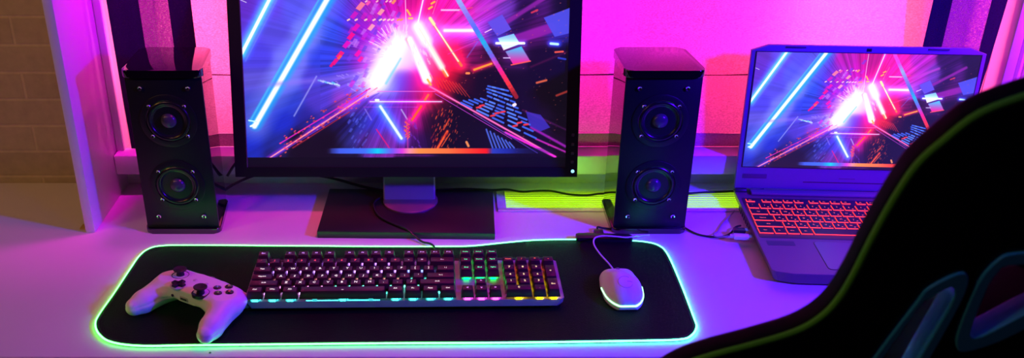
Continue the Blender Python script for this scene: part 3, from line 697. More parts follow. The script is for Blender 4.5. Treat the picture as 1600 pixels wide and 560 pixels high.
# ================================================================== monitor
mon = empty('monitor', (-0.0640, 1.366, 0)); tag(mon, 'large black desktop monitor showing a neon tunnel picture, on a flat rectangular stand', 'monitor')
M_bez = mat('monitor_plastic', (0.006, 0.0055, 0.008), 0.45, bump=0.1, bscale=1500, spec=0.3)
tilt = math.atan2(MON_U.y, MON_U.z)
MI = Matrix.Translation(MON_B-Vector((-0.0640, 1.366, 0)))@Matrix.Rotation(-tilt, 4, 'X')   # local: x right, z up the panel, y back
HW = 0.2730; HT = 0.3485
b = MB()
def beveled_frame():
    m = MB()
    m.box(-HW, HW, 0.0, 0.022, 0, 0.0156); m.box(-HW, HW, 0, 0.022, HT-0.0196, HT)
    m.box(-HW, -HW+0.0192, 0, 0.022, 0.0156, HT-0.0196); m.box(HW-0.0192, HW, 0, 0.022, 0.0156, HT-0.0196)
    return m
fm = beveled_frame(); fr_ = fm.build('bezel', M_bez, mon); fr_.matrix_local = MI
lo_ = MB(); lo_.box(-HW+0.0192, -HW+0.0204, 0.0003, 0.003, 0.0156, HT-0.0196)
o = lo_.build('inner_lip', mat('lip_gloss', (0.10, 0.08, 0.12), 0.15), fr_)
scr = link('screen', screen_mesh(0.508, 0.3173, -0.0546, 1.0546), screen_material('monitor_image', 1.12, lift=0.006), mon)
scr.matrix_local = MI@Matrix.Translation((0.0003+0.0004, 0.0035, 0.0156))
bk = MB(); bk.box(-HW+0.006, HW-0.006, 0.0222, 0.030, 0.006, HT-0.006, bev=0.003); bk.frustum((-0.20, 0.20, -0.26, -0.04), (-0.12, 0.12, -0.22, -0.09), 0, 0.020, bev=0.004, M=Matrix.Translation((0, 0.030, 0))@Matrix.Rotation(-math.pi/2, 4, 'X'))
o = bk.build('back_housing', M_bez, mon); o.matrix_local = MI
# buttons down the right of the bezel
M_btn = mat('button_plastic', (0.05, 0.05, 0.07), 0.3)
for i, z in enumerate((0.0683, 0.0530, 0.0385, 0.0245)):
    p = MB(); p.box(-0.0022, 0.0022, -0.0008, 0.0006, -0.0022, 0.0022, bev=0.0006); q = p.build('button', M_btn, mon); q.matrix_local = MI@Matrix.Translation((HW-0.0085, 0, z))
p = MB(); p.lathe([(0.0013, 0), (0.0026, 0), (0.0026, 0.0009), (0.0013, 0.0009), (0.0013, 0)], 20, M=Matrix.Rotation(math.pi/2, 4, 'X'))
p.lathe([(0, 0), (0.0012, 0), (0.0012, 0.0006), (0, 0.0006)], 14, M=Matrix.Rotation(math.pi/2, 4, 'X'))
q = p.build('power_button', glow('power_led', (0.25, 0.7, 1.0), 2.2), mon); q.matrix_local = MI@Matrix.Translation((HW-0.0075, 0.0002, 0.0095)); q['label'] = 'lit blue power button'
# stand: flat base, round collar, neck
ST = Matrix.Rotation(math.radians(-1.2), 4, 'Z')
M_base = mat('stand_base', (0.014, 0.009, 0.012), 0.4, bump=0.15, bscale=1800)
p = MB(); p.box(-0.1385, 0.1385, -0.0735, 0.0755, 0.0, 0.012, bev=0.0012); q = p.build('base', M_base, mon); q.matrix_local = ST
SHN = Matrix(((1, 0, 0, 0), (0, 1, 0.26, 0.0065-0.26*0.0157), (0, 0, 1, 0), (0, 0, 0, 1)))
M_neck = mat('neck_silver', (0.30, 0.28, 0.34), 0.35, metal=0.35)
p = MB(); p.lathe([(0, 0), (0.0450, 0), (0.0450, 0.0022), (0.043, 0.0035), (0, 0.0035)], 64, M=Matrix.Translation((0.002, 0.0315, 0.0121))@Matrix.Diagonal((1, 0.98, 1, 1))); p.build('collar', mat('collar_dark', (0.20, 0.13, 0.18), 0.3, metal=0.3), mon)
p = MB(); p.prism(rrect(-0.0430, 0.0430, 0.024, 0.046, 0.004), 0.0157, 0.195, M=SHN)
p.build('neck', M_neck, mon)
p = MB(); p.lathe([(0, -0.001), (0.0035, -0.001), (0.0035, 0.0025), (0.0025, 0.003), (0, 0.003)], 24, M=SHN@Matrix.Translation((-0.022, 0.0238, 0.068))@Matrix.Rotation(math.pi/2, 4, 'X')); p.build('lock_button', mat('lock_red', (0.25, 0.02, 0.03), 0.4), mon)

# ================================================================== speakers
M_gloss = mat('black_gloss', (0.004, 0.003, 0.005), 0.05, spec=0.8, coat=0.5)
M_gloss.node_tree.nodes['Principled BSDF'].inputs['IOR'].default_value = 1.6
M_panel = mat('speaker_front', (0.005, 0.006, 0.010), 0.40, bump=0.15, bscale=2500, spec=0.35)
M_cone = mat('speaker_cone', (0.015, 0.015, 0.022), 0.26)
M_rub = mat('surround_rubber', (0.008, 0.008, 0.010), 0.25)
M_chrome = mat('chrome', (0.85, 0.85, 0.85), 0.18, metal=1.0)
M_brass = mat('screw_brass', (0.9, 0.8, 0.55), 0.3, metal=0.9)
FR = Matrix.Rotation(math.pi/2, 4, 'X')    # lathe axis to -y
def speaker(cx, label, shift):
    r = empty('speaker', (cx, 1.315, 0)); tag(r, label, 'speaker', 'pair of tall black desk speakers')
    taper = shift
    # body
    p = MB(); p.prism([(-0.0545, 0.004), (0.0545, 0.004), (0.0515+taper, 0.095), (-0.0515+taper, 0.095)], 0.0092, 0.2595, bev=0.0012)
    p.build('cabinet', M_gloss, r)
    p = MB(); p.box(-0.0563, 0.0563, -0.0005, 0.0038, 0.0092, 0.2595, bev=0.0008)
    p.build('front_panel', M_panel, r)
    for nm, z0, z1 in (('base_plate', 0.0, 0.009), ('top_plate', 0.2597, 0.2715)):
        o_ = [(-0.0595, -0.0065), (0.0595, -0.0065), (0.0545+taper, 0.101), (-0.0555+taper, 0.101)]
        p = MB(); p.prism(rpoly(o_, 0.014, 8), z0, z1, bev=0.0016, seg=3); p.build(nm, M_gloss, r)
    for z in (0.190, 0.0825):
        dm = MB()
        dm.lathe([(0.0335, 0), (0.0425, 0), (0.0425, 0.0008), (0.0418, 0.0012), (0.0335, 0.0012)], 64)
        d_ = dm.build('driver', M_panel, r); d_.location = (0, -0.0006, z); d_.rotation_euler = (math.pi/2, 0, 0)
        su = MB(); su.lathe([(0.0255, 0.0006), (0.0265, 0.0022), (0.0290, 0.0032), (0.0312, 0.0022), (0.0322, 0.0012), (0.0336, 0.0018), (0.0336, 0)], 64)
        su.build('surround', M_rub, d_, smooth=60)
        co = MB(); co.lathe([(0.0258, 0.0008), (0.0200, -0.0010), (0.0125, -0.0022), (0.0118, 0.0000)], 64)
        co.build('cone', M_cone, d_, smooth=60)
        dc = MB(); dc.lathe([(0.0122, -0.0014), (0.0112, 0.0020), (0.0085, 0.0044), (0.0045, 0.0058), (0, 0.0062)], 48)
        dc.build('dust_cap', mat('dust_cap', (0.05, 0.05, 0.08), 0.22), d_, smooth=60)
        for sx in (-1, 1):
            for sy in (-1, 1):
                s = MB(); s.lathe([(0.0013, 0.0012), (0.0013, 0.0022), (0.0024, 0.0026), (0.0030, 0.0020), (0.0031, 0.0010)], 18)
                s.lathe([(0, 0.0012), (0.0012, 0.0012), (0.0012, 0.0013), (0, 0.0013)], 8, 1)
                s.build('screw', [M_chrome, M_rub], d_, (sx*0.0262, sy*0.0240, 0))
    for sx in (-1, 1):
        for z in (0.242, 0.029):
            s = MB(); s.lathe([(0.0016, 0.0002), (0.0016, 0.0020), (0.0034, 0.0026), (0.0038, 0.0014), (0.0038, 0)], 20)
            s.lathe([(0, 0.0006), (0.0015, 0.0006), (0.0015, 0.0007), (0, 0.0007)], 6, 1)
            q = s.build('corner_screw', [M_chrome, M_rub], r, (sx*0.0352, -0.0006, z)); q.rotation_euler = (math.pi/2, 0, 0)
    return r
speaker(-0.4168, 'tall black two-driver speaker standing left of the monitor', -0.004)
speaker(0.3165, 'tall black two-driver speaker standing between the monitor and the laptop', -0.006)

# ================================================================== mouse pad with light edge
pad_pts = [(0.2836, 1.2813), (0.3057, 1.2772), (0.3231, 1.2664), (0.3311, 1.2404), (0.333, 1.1649), (0.3319, 1.0731), (0.3302, 1.0507), (0.319, 1.0319), (0.3021, 1.0234), (0.2498, 1.0206), (0.083, 1.0164), (-0.0829, 1.015), (-0.2483, 1.0122), (-0.3307, 1.0108), (-0.3967, 1.0095), (-0.4367, 1.0176), (-0.4586, 1.0351), (-0.4713, 1.0581), (-0.4735, 1.0807), (-0.4698, 1.1347), (-0.4667, 1.2), (-0.4642, 1.2347), (-0.4566, 1.2556), (-0.4392, 1.2654), (-0.3926, 1.2673), (-0.2451, 1.2654), (-0.0979, 1.2634), (0.0, 1.2634), (0.0392, 1.2654), (0.0888, 1.2752), (0.1387, 1.2831), (0.2062, 1.2851)]
pad = empty('mouse_pad', (-0.07, 1.14, 0)); tag(pad, 'wide black cloth desk mat with a glowing green edge under the keyboard', 'mouse pad')
def pad_cloth():
    m = bpy.data.materials.new('pad_cloth'); m.use_nodes = True; nt = m.node_tree; N = nt.nodes; L = nt.links; b = N['Principled BSDF']
    tc = N.new('ShaderNodeTexCoord'); v = N.new('ShaderNodeTexVoronoi'); v.inputs['Scale'].default_value = 900; L.new(tc.outputs['Object'], v.inputs['Vector'])
    n = N.new('ShaderNodeTexNoise'); n.inputs['Scale'].default_value = 500; L.new(tc.outputs['Object'], n.inputs['Vector'])
    bp = N.new('ShaderNodeBump'); bp.inputs['Strength'].default_value = 0.9; bp.inputs['Distance'].default_value = 0.0006
    L.new(v.outputs['Distance'], bp.inputs['Height']); L.new(bp.outputs[0], b.inputs['Normal'])
    b.inputs['Base Color'].default_value = (0.004, 0.003, 0.006, 1); b.inputs['Roughness'].default_value = 0.5; b.inputs['Specular IOR Level'].default_value = 0.14
    return m
cl = [tuple(p[:2]) for p in catmull([(x, y, 0) for x, y in pad_pts], True, 5)]
p = MB(); p.prism([(x+0.07, y-1.14) for x, y in cl], 0.0004, 0.0034); p.build('cloth', pad_cloth(), pad)
def led_mat():
    m = bpy.data.materials.new('pad_led'); m.use_nodes = True; nt = m.node_tree; N = nt.nodes; L = nt.links; b = N['Principled BSDF']
    tc = N.new('ShaderNodeTexCoord'); sx = N.new('ShaderNodeSeparateXYZ'); L.new(tc.outputs['Object'], sx.inputs[0])
    mr = N.new('ShaderNodeMapRange'); mr.inputs[1].default_value = 0.05; mr.inputs[2].default_value = 0.40; L.new(sx.outputs['X'], mr.inputs[0])
    mx = N.new('ShaderNodeMix'); mx.data_type = 'RGBA'; mx.inputs[6].default_value = (0.07, 1.0, 0.10, 1); mx.inputs[7].default_value = (0.07, 1.0, 0.50, 1)
    L.new(mr.outputs[0], mx.inputs[0]); L.new(mx.outputs[2], b.inputs['Emission Color']); b.inputs['Emission Strength'].default_value = 8.5
    b.inputs['Base Color'].default_value = (0.5, 0.5, 0.5, 1)
    return m
led = catmull([(x+0.07, y-1.14, 0.0030) for x, y in pad_pts], False, 5)
p = MB(); p.tube([tuple(q) for q in led], 0.0013, 8, smooth=1); p.build('light_edge', led_mat(), pad)
st_ = MB()
cx_, cy_ = -0.07, 1.14
L_ = [Vector((x+0.07, y-1.14, 0)) for x, y in cl]
acc = 0.0; nxt = 0.0; STS = 1 if sum(L_[i].x*L_[(i+1) % len(L_)].y-L_[(i+1) % len(L_)].x*L_[i].y for i in range(len(L_))) > 0 else -1
for i in range(len(L_)-12):
    a, c = L_[i], L_[i+1]; l = (c-a).length; t_ = (c-a).normalized(); nrm = Vector((-t_.y, t_.x, 0))*STS
    while nxt < acc+l:
        q = a+t_*(nxt-acc)+nrm*0.0045; ang = math.atan2(t_.y, t_.x)
        st_.box(-0.0011, 0.0011, -0.0002, 0.0002, 0.0033, 0.0038, M=Matrix.Translation(q)@Matrix.Rotation(ang, 4, 'Z')); nxt += 0.0036
    acc += l
o = st_.build('stitching', mat('thread', (0.03, 0.03, 0.035), 0.7), pad); o['kind'] = 'stuff'
# controller box of the mat
p = MB(); p.prism(rpoly([(0.198, 1.278), (0.285, 1.276), (0.285, 1.2895), (0.262, 1.2915), (0.235, 1.2925), (0.198, 1.2935)], 0.004), 0.0036, 0.0105, bev=0.0015)
p.box(0.228, 0.243, 1.2925, 1.307, 0.0012, 0.0102, bev=0.002)
q = p.build('control_box', mat('box_plastic', (0.015, 0.013, 0.018), 0.3), pad, (0.07, -1.14, 0))
p = MB(); p.tube([(0.2355, 1.307, 0.006), (0.236, 1.317, 0.0075), (0.245, 1.3215, 0.0035), (0.262, 1.3205, 0.0018), (0.262, 1.3225, 0.0018)][:4], 0.0017, 8); p.build('cord', mat('cable_black', (0.012, 0.012, 0.014), 0.4), pad, (0.07, -1.14, 0))

# ================================================================== keyboard
KB = empty('keyboard', (-0.0588, 1.10, 0.0036), (0, 0, math.radians(0.94)))
tag(KB, 'full-size mechanical keyboard with silver plate, dark keycaps and rainbow lighting', 'keyboard')
KM = Matrix.Identity(4)
def kx(x): return x+0.0588
M_plate = mat('brushed_plate', (0.30, 0.24, 0.29), 0.38, metal=0.25, bump=0.15, bscale=700)
M_kbody = mat('keyboard_body', (0.015, 0.014, 0.018), 0.5)
XL, XR = kx(-0.2768), kx(0.1585)
p = MB(); c = 0.010
p.prism([(XL+0.008, -0.0050), (XR-0.008, -0.0050), (XR-0.001, 0.004), (XR-0.003, 0.099), (XL+0.003, 0.099), (XL+0.001, 0.004)], 0.0, 0.0125, bev=0.001)
p.build('body', M_kbody, KB)
# metal plate: a slab with sloped and chamfered front
b_ = bmesh.new()
top_o = [(XL+0.004, -0.0108), (XR-0.004, -0.0108), (XR, -0.006), (XR, 0.0895), (XR-0.004, 0.0925), (XL+0.004, 0.0925), (XL, 0.0895), (XL, -0.006)]
bot_o = [(XL+0.010, -0.0120), (XR-0.010, -0.0120), (XR-0.001, -0.0035), (XR-0.001, 0.0895), (XR-0.004, 0.0925), (XL+0.004, 0.0925), (XL+0.001, 0.0895), (XL+0.001, -0.0035)]
tv = [b_.verts.new((x, y, 0.0164)) for x, y in top_o]; bv = [b_.verts.new((x, y, 0.0068)) for x, y in bot_o]
b_.faces.new(tv); b_.faces.new(bv[::-1])
for i in range(8): b_.faces.new((bv[i], bv[(i+1) % 8], tv[(i+1) % 8], tv[i]))
p = MB(); p.merge(b_); p.build('metal_plate', M_plate, KB, smooth=15)
p = MB(); p.box(XL+0.006, XR-0.006, 0.0927, 0.1035, 0.002, 0.0150, bev=0.0015); p.build('rear_rail', M_kbody, KB)
U = 0.0190; X0 = kx(-0.2734)
rows = {'f': 0.0880, 'n': 0.0678, 't': 0.0470, 'c': 0.0282, 's': 0.0118, 'b': -0.0050}
hts = {'f': 0.0350, 'n': 0.0345, 't': 0.0338, 'c': 0.0334, 's': 0.0334, 'b': 0.0334}
M_cap = mat('keycap_plastic', (0.050, 0.010, 0.018), 0.36)
def ledcol(x, row):
    """RGB zones across the board; x in units from the left of the block"""
    if x > 18.0: return (1.0, 0.10, 0.0) if row == 'n' else ((1.0, 0.35, 0.0) if row == 't' else (1.0, 0.72, 0.0))
    if x > 15.0: return (0.9, 0.05, 0.8) if row in 'sb' else (0.0, 1.0, 0.12)
    return {'f': (0.40, 0.15, 0.9), 'n': (0.45, 0.2, 1.0) if x < 11 else (0.2, 0.25, 1.0), 't': (1.0, 0.28, 0.30) if 0 < x < 11 else (0.1, 0.9, 0.8),
            'c': (0.9, 0.25, 0.75) if x < 5 else (0.15, 0.95, 0.75), 's': (0.75, 0.3, 0.9) if x < 5 else (0.1, 0.9, 0.75), 'b': (0.05, 0.9, 0.85)}[row]
def legcol(x, row):
    if x > 18.0: return (1.0, 0.12, 0.08) if row == 'n' else (1.0, 0.7, 0.4)
    if x > 15.0: return (0.85, 0.25, 0.95) if row in 'sb' else (0.1, 1.0, 0.45)
    return {'f': (0.65, 0.30, 1.0), 'n': (1.0, 0.05, 0.12) if x < 11 else (0.7, 0.35, 0.7), 't': (0.95, 0.8, 0.85), 'c': (0.95, 0.8, 0.85), 's': (0.95, 0.75, 0.85), 'b': (0.95, 0.8, 0.85)}[row]
def cname(c): return '_'.join('%d' % round(v*100) for v in c)
def key(name, xu, wu, row, leg, hu=1.0, small=False):
    """xu = left edge in units from the block's left"""
    x0 = X0+xu*U+0.0006; x1 = X0+(xu+wu)*U-0.0006
    yc = rows[row]; y0 = yc-0.0082; y1 = yc+0.0082+(hu-1)*0.0180
    zt = hts[row]-0.0; zb = 0.0215
    ins = 0.0024
    xm, ym = (x0+x1)/2, yc
    p = MB()
    p.frustum((x0-xm, x1-xm, y0-ym, y1-ym), (x0-xm+ins, x1-xm-ins, y0-ym+0.0016, y1-ym-0.0032), zb-0.02, zt-0.02, bev=0.0006)
    col = legcol(xu, row)
    if leg:
        sz = 0.0062 if len(leg) == 1 else (0.0042 if len(leg) < 4 else 0.0036)
        p.merge(text_bm(leg, sz), 1, Matrix.Translation((0, (y1-y0)/2-0.0082-0.0010, zt-0.02+0.0001)))
    m2 = glow('legend_'+cname(col), col, 1.5)
    k = p.build(name, [M_cap, m2], KB, (xm, ym, 0.02), smooth=30)
    lc = ledcol(xu, row)
    s = MB()
    n = 1 if wu < 2 else (1 if wu < 5 else 1)
    for i in range(n):
        s.box(-0.0062, 0.0062, -0.0062, 0.0062, -0.0034, 0.0013, 0, bev=0.0006)
        s.box(-0.0040, 0.0040, -0.0068, -0.0055, -0.0030, 0.0000, 1)
        s.box(0.0058, 0.0066, -0.0030, 0.0035, -0.0030, 0.0010, 1)
    if wu > 5:
        for dx in (-0.038, 0.038): s.box(dx-0.003, dx+0.003, -0.0066, -0.004, -0.0034, 0.0008, 0)
        s.box(-0.050, 0.050, -0.0050, -0.0040, -0.0034, -0.0028, 1)
    s.build('key_switch', [mat('switch_'+cname(lc), (0.5, 0.5, 0.5), 0.3, emit=lc, es=0.7), glow('key_led_'+cname(lc), lc, 7.0 if xu > 15 else 4.6)], k)
    return k
F = [(0, 'Esc')]+[(2+i, 'F%d' % (i+1)) for i in range(4)]+[(6.5+i, 'F%d' % (i+5)) for i in range(4)]+[(11+i, 'F%d' % (i+9)) for i in range(4)]
for x, l in F: key('function_key', x, 1, 'f', l)
for i, l in enumerate('`1234567890-='): key('number_key', i, 1, 'n', l)
key('backspace_key', 13, 2, 'n', '<--')
key('tab_key', 0, 1.5, 't', 'Tab')
for i, l in enumerate('QWERTYUIOP[]'): key('letter_key', 1.5+i, 1, 't', l)
key('backslash_key', 13.5, 1.5, 't', '\\ |')
key('caps_lock_key', 0, 1.75, 'c', 'CapsLk')
for i, l in enumerate("ASDFGHJKL;'"): key('letter_key', 1.75+i, 1, 'c', l)
key('enter_key', 12.75, 2.25, 'c', '<--|')
key('shift_key', 0, 2.25, 's', 'Shift')
for i, l in enumerate('ZXCVBNM,./'): key('letter_key', 2.25+i, 1, 's', l)
key('shift_key', 12.25, 2.75, 's', 'Shift')
for x, wd, l in ((0, 1.25, 'Ctrl'), (1.25, 1.25, 'Win'), (2.5, 1.25, 'Alt'), (10, 1.25, 'Alt'), (11.25, 1.25, 'Fn'), (12.5, 1.25, 'App'), (13.75, 1.25, 'Ctrl')): key('modifier_key', x, wd, 'b', l)
key('space_bar', 3.75, 6.25, 'b', '_')
NX = (kx(0.0169)-X0)/U
for i, l in enumerate(('PrtSc', 'ScrLk', 'Pause')): key('navigation_key', NX+i, 1, 'f', l)
for i, l in enumerate(('Ins', 'Home', 'PgUp')): key('navigation_key', NX+i, 1, 'n', l)
for i, l in enumerate(('Del', 'End', 'PgDn')): key('navigation_key', NX+i, 1, 't', l)
key('arrow_key', NX+1, 1, 's', '^')
for i, l in enumerate('<v>'): key('arrow_key', NX+i, 1, 'b', l)
PX = (kx(0.0773)-X0)/U
for i, l in enumerate(('Num', '/', '*', '-')): key('numpad_key', PX+i, 1, 'n', l)
for i, l in enumerate('789'): key('numpad_key', PX+i, 1, 't', l)
for i, l in enumerate('456'): key('numpad_key', PX+i, 1, 'c', l)
for i, l in enumerate('123'): key('numpad_key', PX+i, 1, 's', l)
key('numpad_key', PX+3, 1, 'c', '+', hu=2); key('numpad_key', PX+3, 1, 'b', 'Ent', hu=1.9)
key('numpad_key', PX, 2, 'b', '0'); key('numpad_key', PX+2, 1, 'b', '.')

# ================================================================== game controller
GC = empty('game_controller', (-0.3424, 1.0906, 0.0415), (math.radians(-5.3), 0, math.radians(-29.6)))
GC.rotation_mode = 'XYZ'
tag(GC, 'white wireless game controller with black thumbsticks lying on the left of the desk mat', 'game controller')
def gc_sdf(X, Y, Z):
    X = np.abs(X)
    core = s_rbox(X, Y, Z, (0, 9, -13), (56, 27, 12), 10)
    dome = s_ell(X, Y, Z, (0, 12, -15), (66, 36, 17))
    core = np.maximum(np.maximum(smin(core, dome, 8), -(Y+16)), -(Z+19.5))
    sh = s_ell(X, Y, Z, (43, 12, -15), (31, 31, 17))
    g1 = s_caps(X, Y, Z, (52, 4, -17), (62, -36, -27), 20.0, 16.0)
    g2 = s_caps(X, Y, Z, (62, -36, -27), (65, -49, -29.5), 16.0, 12.5)
    g = smin(g1, g2, 4)
    d = smin(core, sh, 5); d = smin(d, g, 9)
    # bumper bulge at the top
    bp = s_caps(X, Y, Z, (20, 35, -14), (50, 30, -16), 9, 9)
    d = smin(d, bp, 5)
    # flat face on top
    d = np.maximum(d, (Z-(1.2-0.0016*X**1.75*0.55+np.minimum(Y+20, 0)*0.25)))
    d = np.maximum(d, -(Z+40))
    # thin seam between the shells
    thin_line = np.abs(Z-(-14-0.12*X*1.0+0.10*Y))
    return d + 0.9*np.exp(-(thin_line/1.2)**2)
def scale_mesh(me, s):
    me.transform(Matrix.Scale(s, 4))
me = sdf_mesh(gc_sdf, (-92, -72, -45), (92, 56, 8), 1.25); scale_mesh(me, 0.00098)
link('shell', me, mat('controller_white', (0.80, 0.78, 0.80), 0.38, coat=0.05), GC, smooth=180)
M_blk = mat('stick_black', (0.012, 0.011, 0.014), 0.35)
G = 0.00098
def stick(x, y, tx=0, ty=0):
    p = MB(); p.lathe([(0.0116, -0.004), (0.0120, 0.0002), (0.0114, 0.0006), (0.0108, 0.0), (0.0100, -0.0012), (0, -0.0012)], 40)
    w_ = p.build('stick_well', M_blk, GC, (x*G, y*G, 0.0006), smooth=60)
    p = MB(); p.lathe([(0.0058, -0.003), (0.0045, 0.006), (0.0050, 0.0085), (0.0080, 0.0100), (0.0088, 0.0112), (0.0088, 0.0128), (0.0080, 0.0137), (0.0066, 0.0131), (0.0030, 0.0122), (0, 0.0121)], 40, M=Matrix.Diagonal((1.05, 1.05, 0.72, 1)))
    p.build('thumbstick', mat('stick_rubber', (0.016, 0.013, 0.016), 0.5), w_, smooth=50).rotation_euler = (tx, ty, 0)
stick(-39, 14); stick(20, -9)
p = MB()
p.lathe([(0, -0.002), (0.0112, -0.002), (0.0112, 0.0000), (0.0108, 0.0003), (0, 0.0001)], 40, 1)
p.box(-0.0100, 0.0100, -0.0036, 0.0036, 0, 0.0036, bev=0.001); p.box(-0.0036, 0.0036, -0.0100, 0.0100, 0, 0.0036, bev=0.001)
p.build('direction_pad', [M_blk, mat('pad_dish', (0.55, 0.53, 0.56), 0.35)], GC, (-20*G, -9*G, 0.0006))
M_abxy = mat('face_button', (0.02, 0.018, 0.02), 0.12, coat=0.5)
for (x, y, l, c) in ((40, 25, 'Y', (0.8, 0.6, 0.1)), (40, 3, 'A', (0.2, 0.7, 0.2)), (51, 14, 'B', (0.8, 0.15, 0.1)), (29, 14, 'X', (0.15, 0.35, 0.9))):
    p = MB(); p.lathe([(0.0058, -0.003), (0.0056, 0.0016), (0.0046, 0.0026), (0.0025, 0.0031), (0, 0.0033)], 28)
    p.merge(text_bm(l, 0.0062), 1, Matrix.Translation((0, 0, 0.0032)))
    p.build('face_button', [M_abxy, mat('letter_'+l, c, 0.4, emit=c, es=0.15)], GC, (x*G, y*G, -0.0006), smooth=50)
for x in (-10, 10):
    p = MB(); p.lathe([(0.0030, -0.002), (0.0029, 0.0006), (0.0022, 0.0011), (0, 0.0012)], 24)
    p.build('menu_button', mat('menu_btn', (0.55, 0.52, 0.56), 0.3), GC, (x*G, 13*G, 0.0008), smooth=50)
p = MB(); p.lathe([(0.0075, -0.003), (0.0072, 0.0008), (0.0060, 0.0013), (0, 0.0016)], 32); p.build('guide_button', mat('guide_btn', (0.5, 0.5, 0.52), 0.2, metal=0.4), GC, (0, 31*G, -0.0022), smooth=50)
# sockets on the near edge
p = MB(); yq = -16.6*G
p.box(-0.0115, 0.0025, yq-0.0004, yq+0.004, -0.0165, -0.0105, 0, bev=0.0008); p.box(-0.0100, 0.0010, yq-0.0007, yq, -0.0150, -0.0120, 1, bev=0.0004)
p.build('socket', [mat('socket_grey', (0.45, 0.42, 0.40), 0.4), M_blk], GC)
p = MB(); p.lathe([(0.0010, 0), (0.0020, 0), (0.0020, 0.0008), (0.0010, 0.0008)], 20, 0, M=Matrix.Translation((-0.0245, yq, -0.0135))@FR); p.lathe([(0, 0), (0.0012, 0), (0.0012, 0.0005), (0, 0.0005)], 16, 1, M=Matrix.Translation((-0.0245, yq, -0.0135))@FR); p.build('headset_jack', [M_blk, M_blk], GC)
for s_ in (-1, 1):
    p = MB(); p.prism(rpoly([(-0.014, -0.010), (0.014, -0.010), (0.013, 0.008), (-0.011, 0.011)], 0.006), -0.010, 0.004, bev=0.003, seg=3)
    p.build('trigger', mat('controller_white2', (0.74, 0.72, 0.75), 0.35), GC, (s_*0.046, 0.041, -0.022), smooth=60)

# ================================================================== mouse
MS = empty('computer_mouse', (0.2435, 1.1330, 0.0036), (0, 0, math.radians(2)))
tag(MS, 'white computer mouse with a glowing green band, on the right of the desk mat', 'mouse')
def ms_sdf(X, Y, Z):
    a = s_ell(X, Y, Z, (0, -8, 2), (28.0, 42, 31)); b = s_rbox(X, Y, Z, (0, 18, 2), (25.5, 27, 17), 15)
    d = smin(a, b, 12)
    d = np.maximum(d, -(Z-1.0))
    fr = s_rbox(X, Y, Z, (0, -2, 14), (28.5, 44, 22), 15)
    d = np.maximum(d, fr)
    # split between the two buttons, waist line
    d = d + 0.8*np.exp(-(X/0.7)**2)*(Y > 8)
    return d
me = sdf_mesh(ms_sdf, (-36, -52, -3), (36, 56, 38), 1.1); scale_mesh(me, 0.001)
link('shell', me, mat('mouse_white', (0.78, 0.76, 0.80), 0.36), MS, smooth=180)
# glow band round the back, found by following the shell
bp_ = []
for i in range(41):
    a = math.radians(168+ (372-168)*i/40.0); zc = 9.0+0.5*math.sin(a)
    dx, dy = math.cos(a), math.sin(a)
    lo_r, hi_r = 5.0, 70.0
    for _ in range(30):
        m_ = (lo_r+hi_r)/2
        if float(ms_sdf(np.array(dx*m_), np.array(-6+dy*m_), np.array(zc))) < 0: lo_r = m_
        else: hi_r = m_
    bp_.append(((dx*lo_r)*0.001, (-6+dy*lo_r)*0.001, zc*0.001))
p = MB(); p.tube(bp_, 0.0012, 8, smooth=2); p.build('light_band', glow('mouse_led', (0.25, 1.0, 0.35), 4.0), MS)
# wheel and ring mark on the back
p = MB(); p.lathe([(0, -0.003), (0.007, -0.003), (0.0080, -0.0015), (0.0080, 0.0015), (0.007, 0.003), (0, 0.003)], 32, M=Matrix.Translation((0, 0.031, 0.0138))@Matrix.Rotation(math.pi/2, 4, 'Y')); p.build('scroll_wheel', mat('wheel_grey', (0.2, 0.18, 0.2), 0.5), MS)
def on_mouse(x, y):
    lo_r, hi_r = 0.0, 45.0
    for _ in range(26):
        m_ = (lo_r+hi_r)/2
        if float(ms_sdf(np.array(float(x)), np.array(float(y)), np.array(m_+1.5))) < 0: lo_r = m_
        else: hi_r = m_
    return (x*0.001, y*0.001, (lo_r+1.5)*0.001)
p = MB(); arc = [on_mouse(9.5*math.cos(math.radians(a)), -19+11*math.sin(math.radians(a))) for a in range(50, 345, 15)]
p.tube(arc, 0.0006, 6, smooth=2); p.tube([on_mouse(x, -19) for x in (2, 5, 8, 9.3)], 0.0006, 6, smooth=2)
p.build('ring_mark', mat('mark_grey', (0.60, 0.57, 0.62), 0.3), MS)
p = MB(); p.tube([(0.2435, 1.1740, 0.008), (0.2415, 1.183, 0.009), (0.236, 1.200, 0.011), (0.2255, 1.225, 0.014), (0.2200, 1.247, 0.017), (0.2235, 1.262, 0.019), (0.236, 1.2705, 0.018), (0.255, 1.2735, 0.0155), (0.272, 1.2730, 0.0140), (0.284, 1.2780, 0.0125), (0.292, 1.288, 0.0085), (0.298, 1.2955, 0.0035), (0.306, 1.3010, 0.0018), (0.316, 1.3030, 0.0016)], 0.00125, 8)
q = p.build('cord', mat('cord_white', (0.70, 0.66, 0.72), 0.5), MS); q.matrix_local = (Matrix.Translation((0.2435, 1.1330, 0.0036))@Matrix.Rotation(math.radians(2), 4, 'Z')).inverted()
p = MB(); p.box(-0.0035, 0.0035, 0.034, 0.042, 0.0030, 0.0085, bev=0.001)
p.build('cord_grip', mat('grip_dark', (0.15, 0.1, 0.16), 0.5), MS)

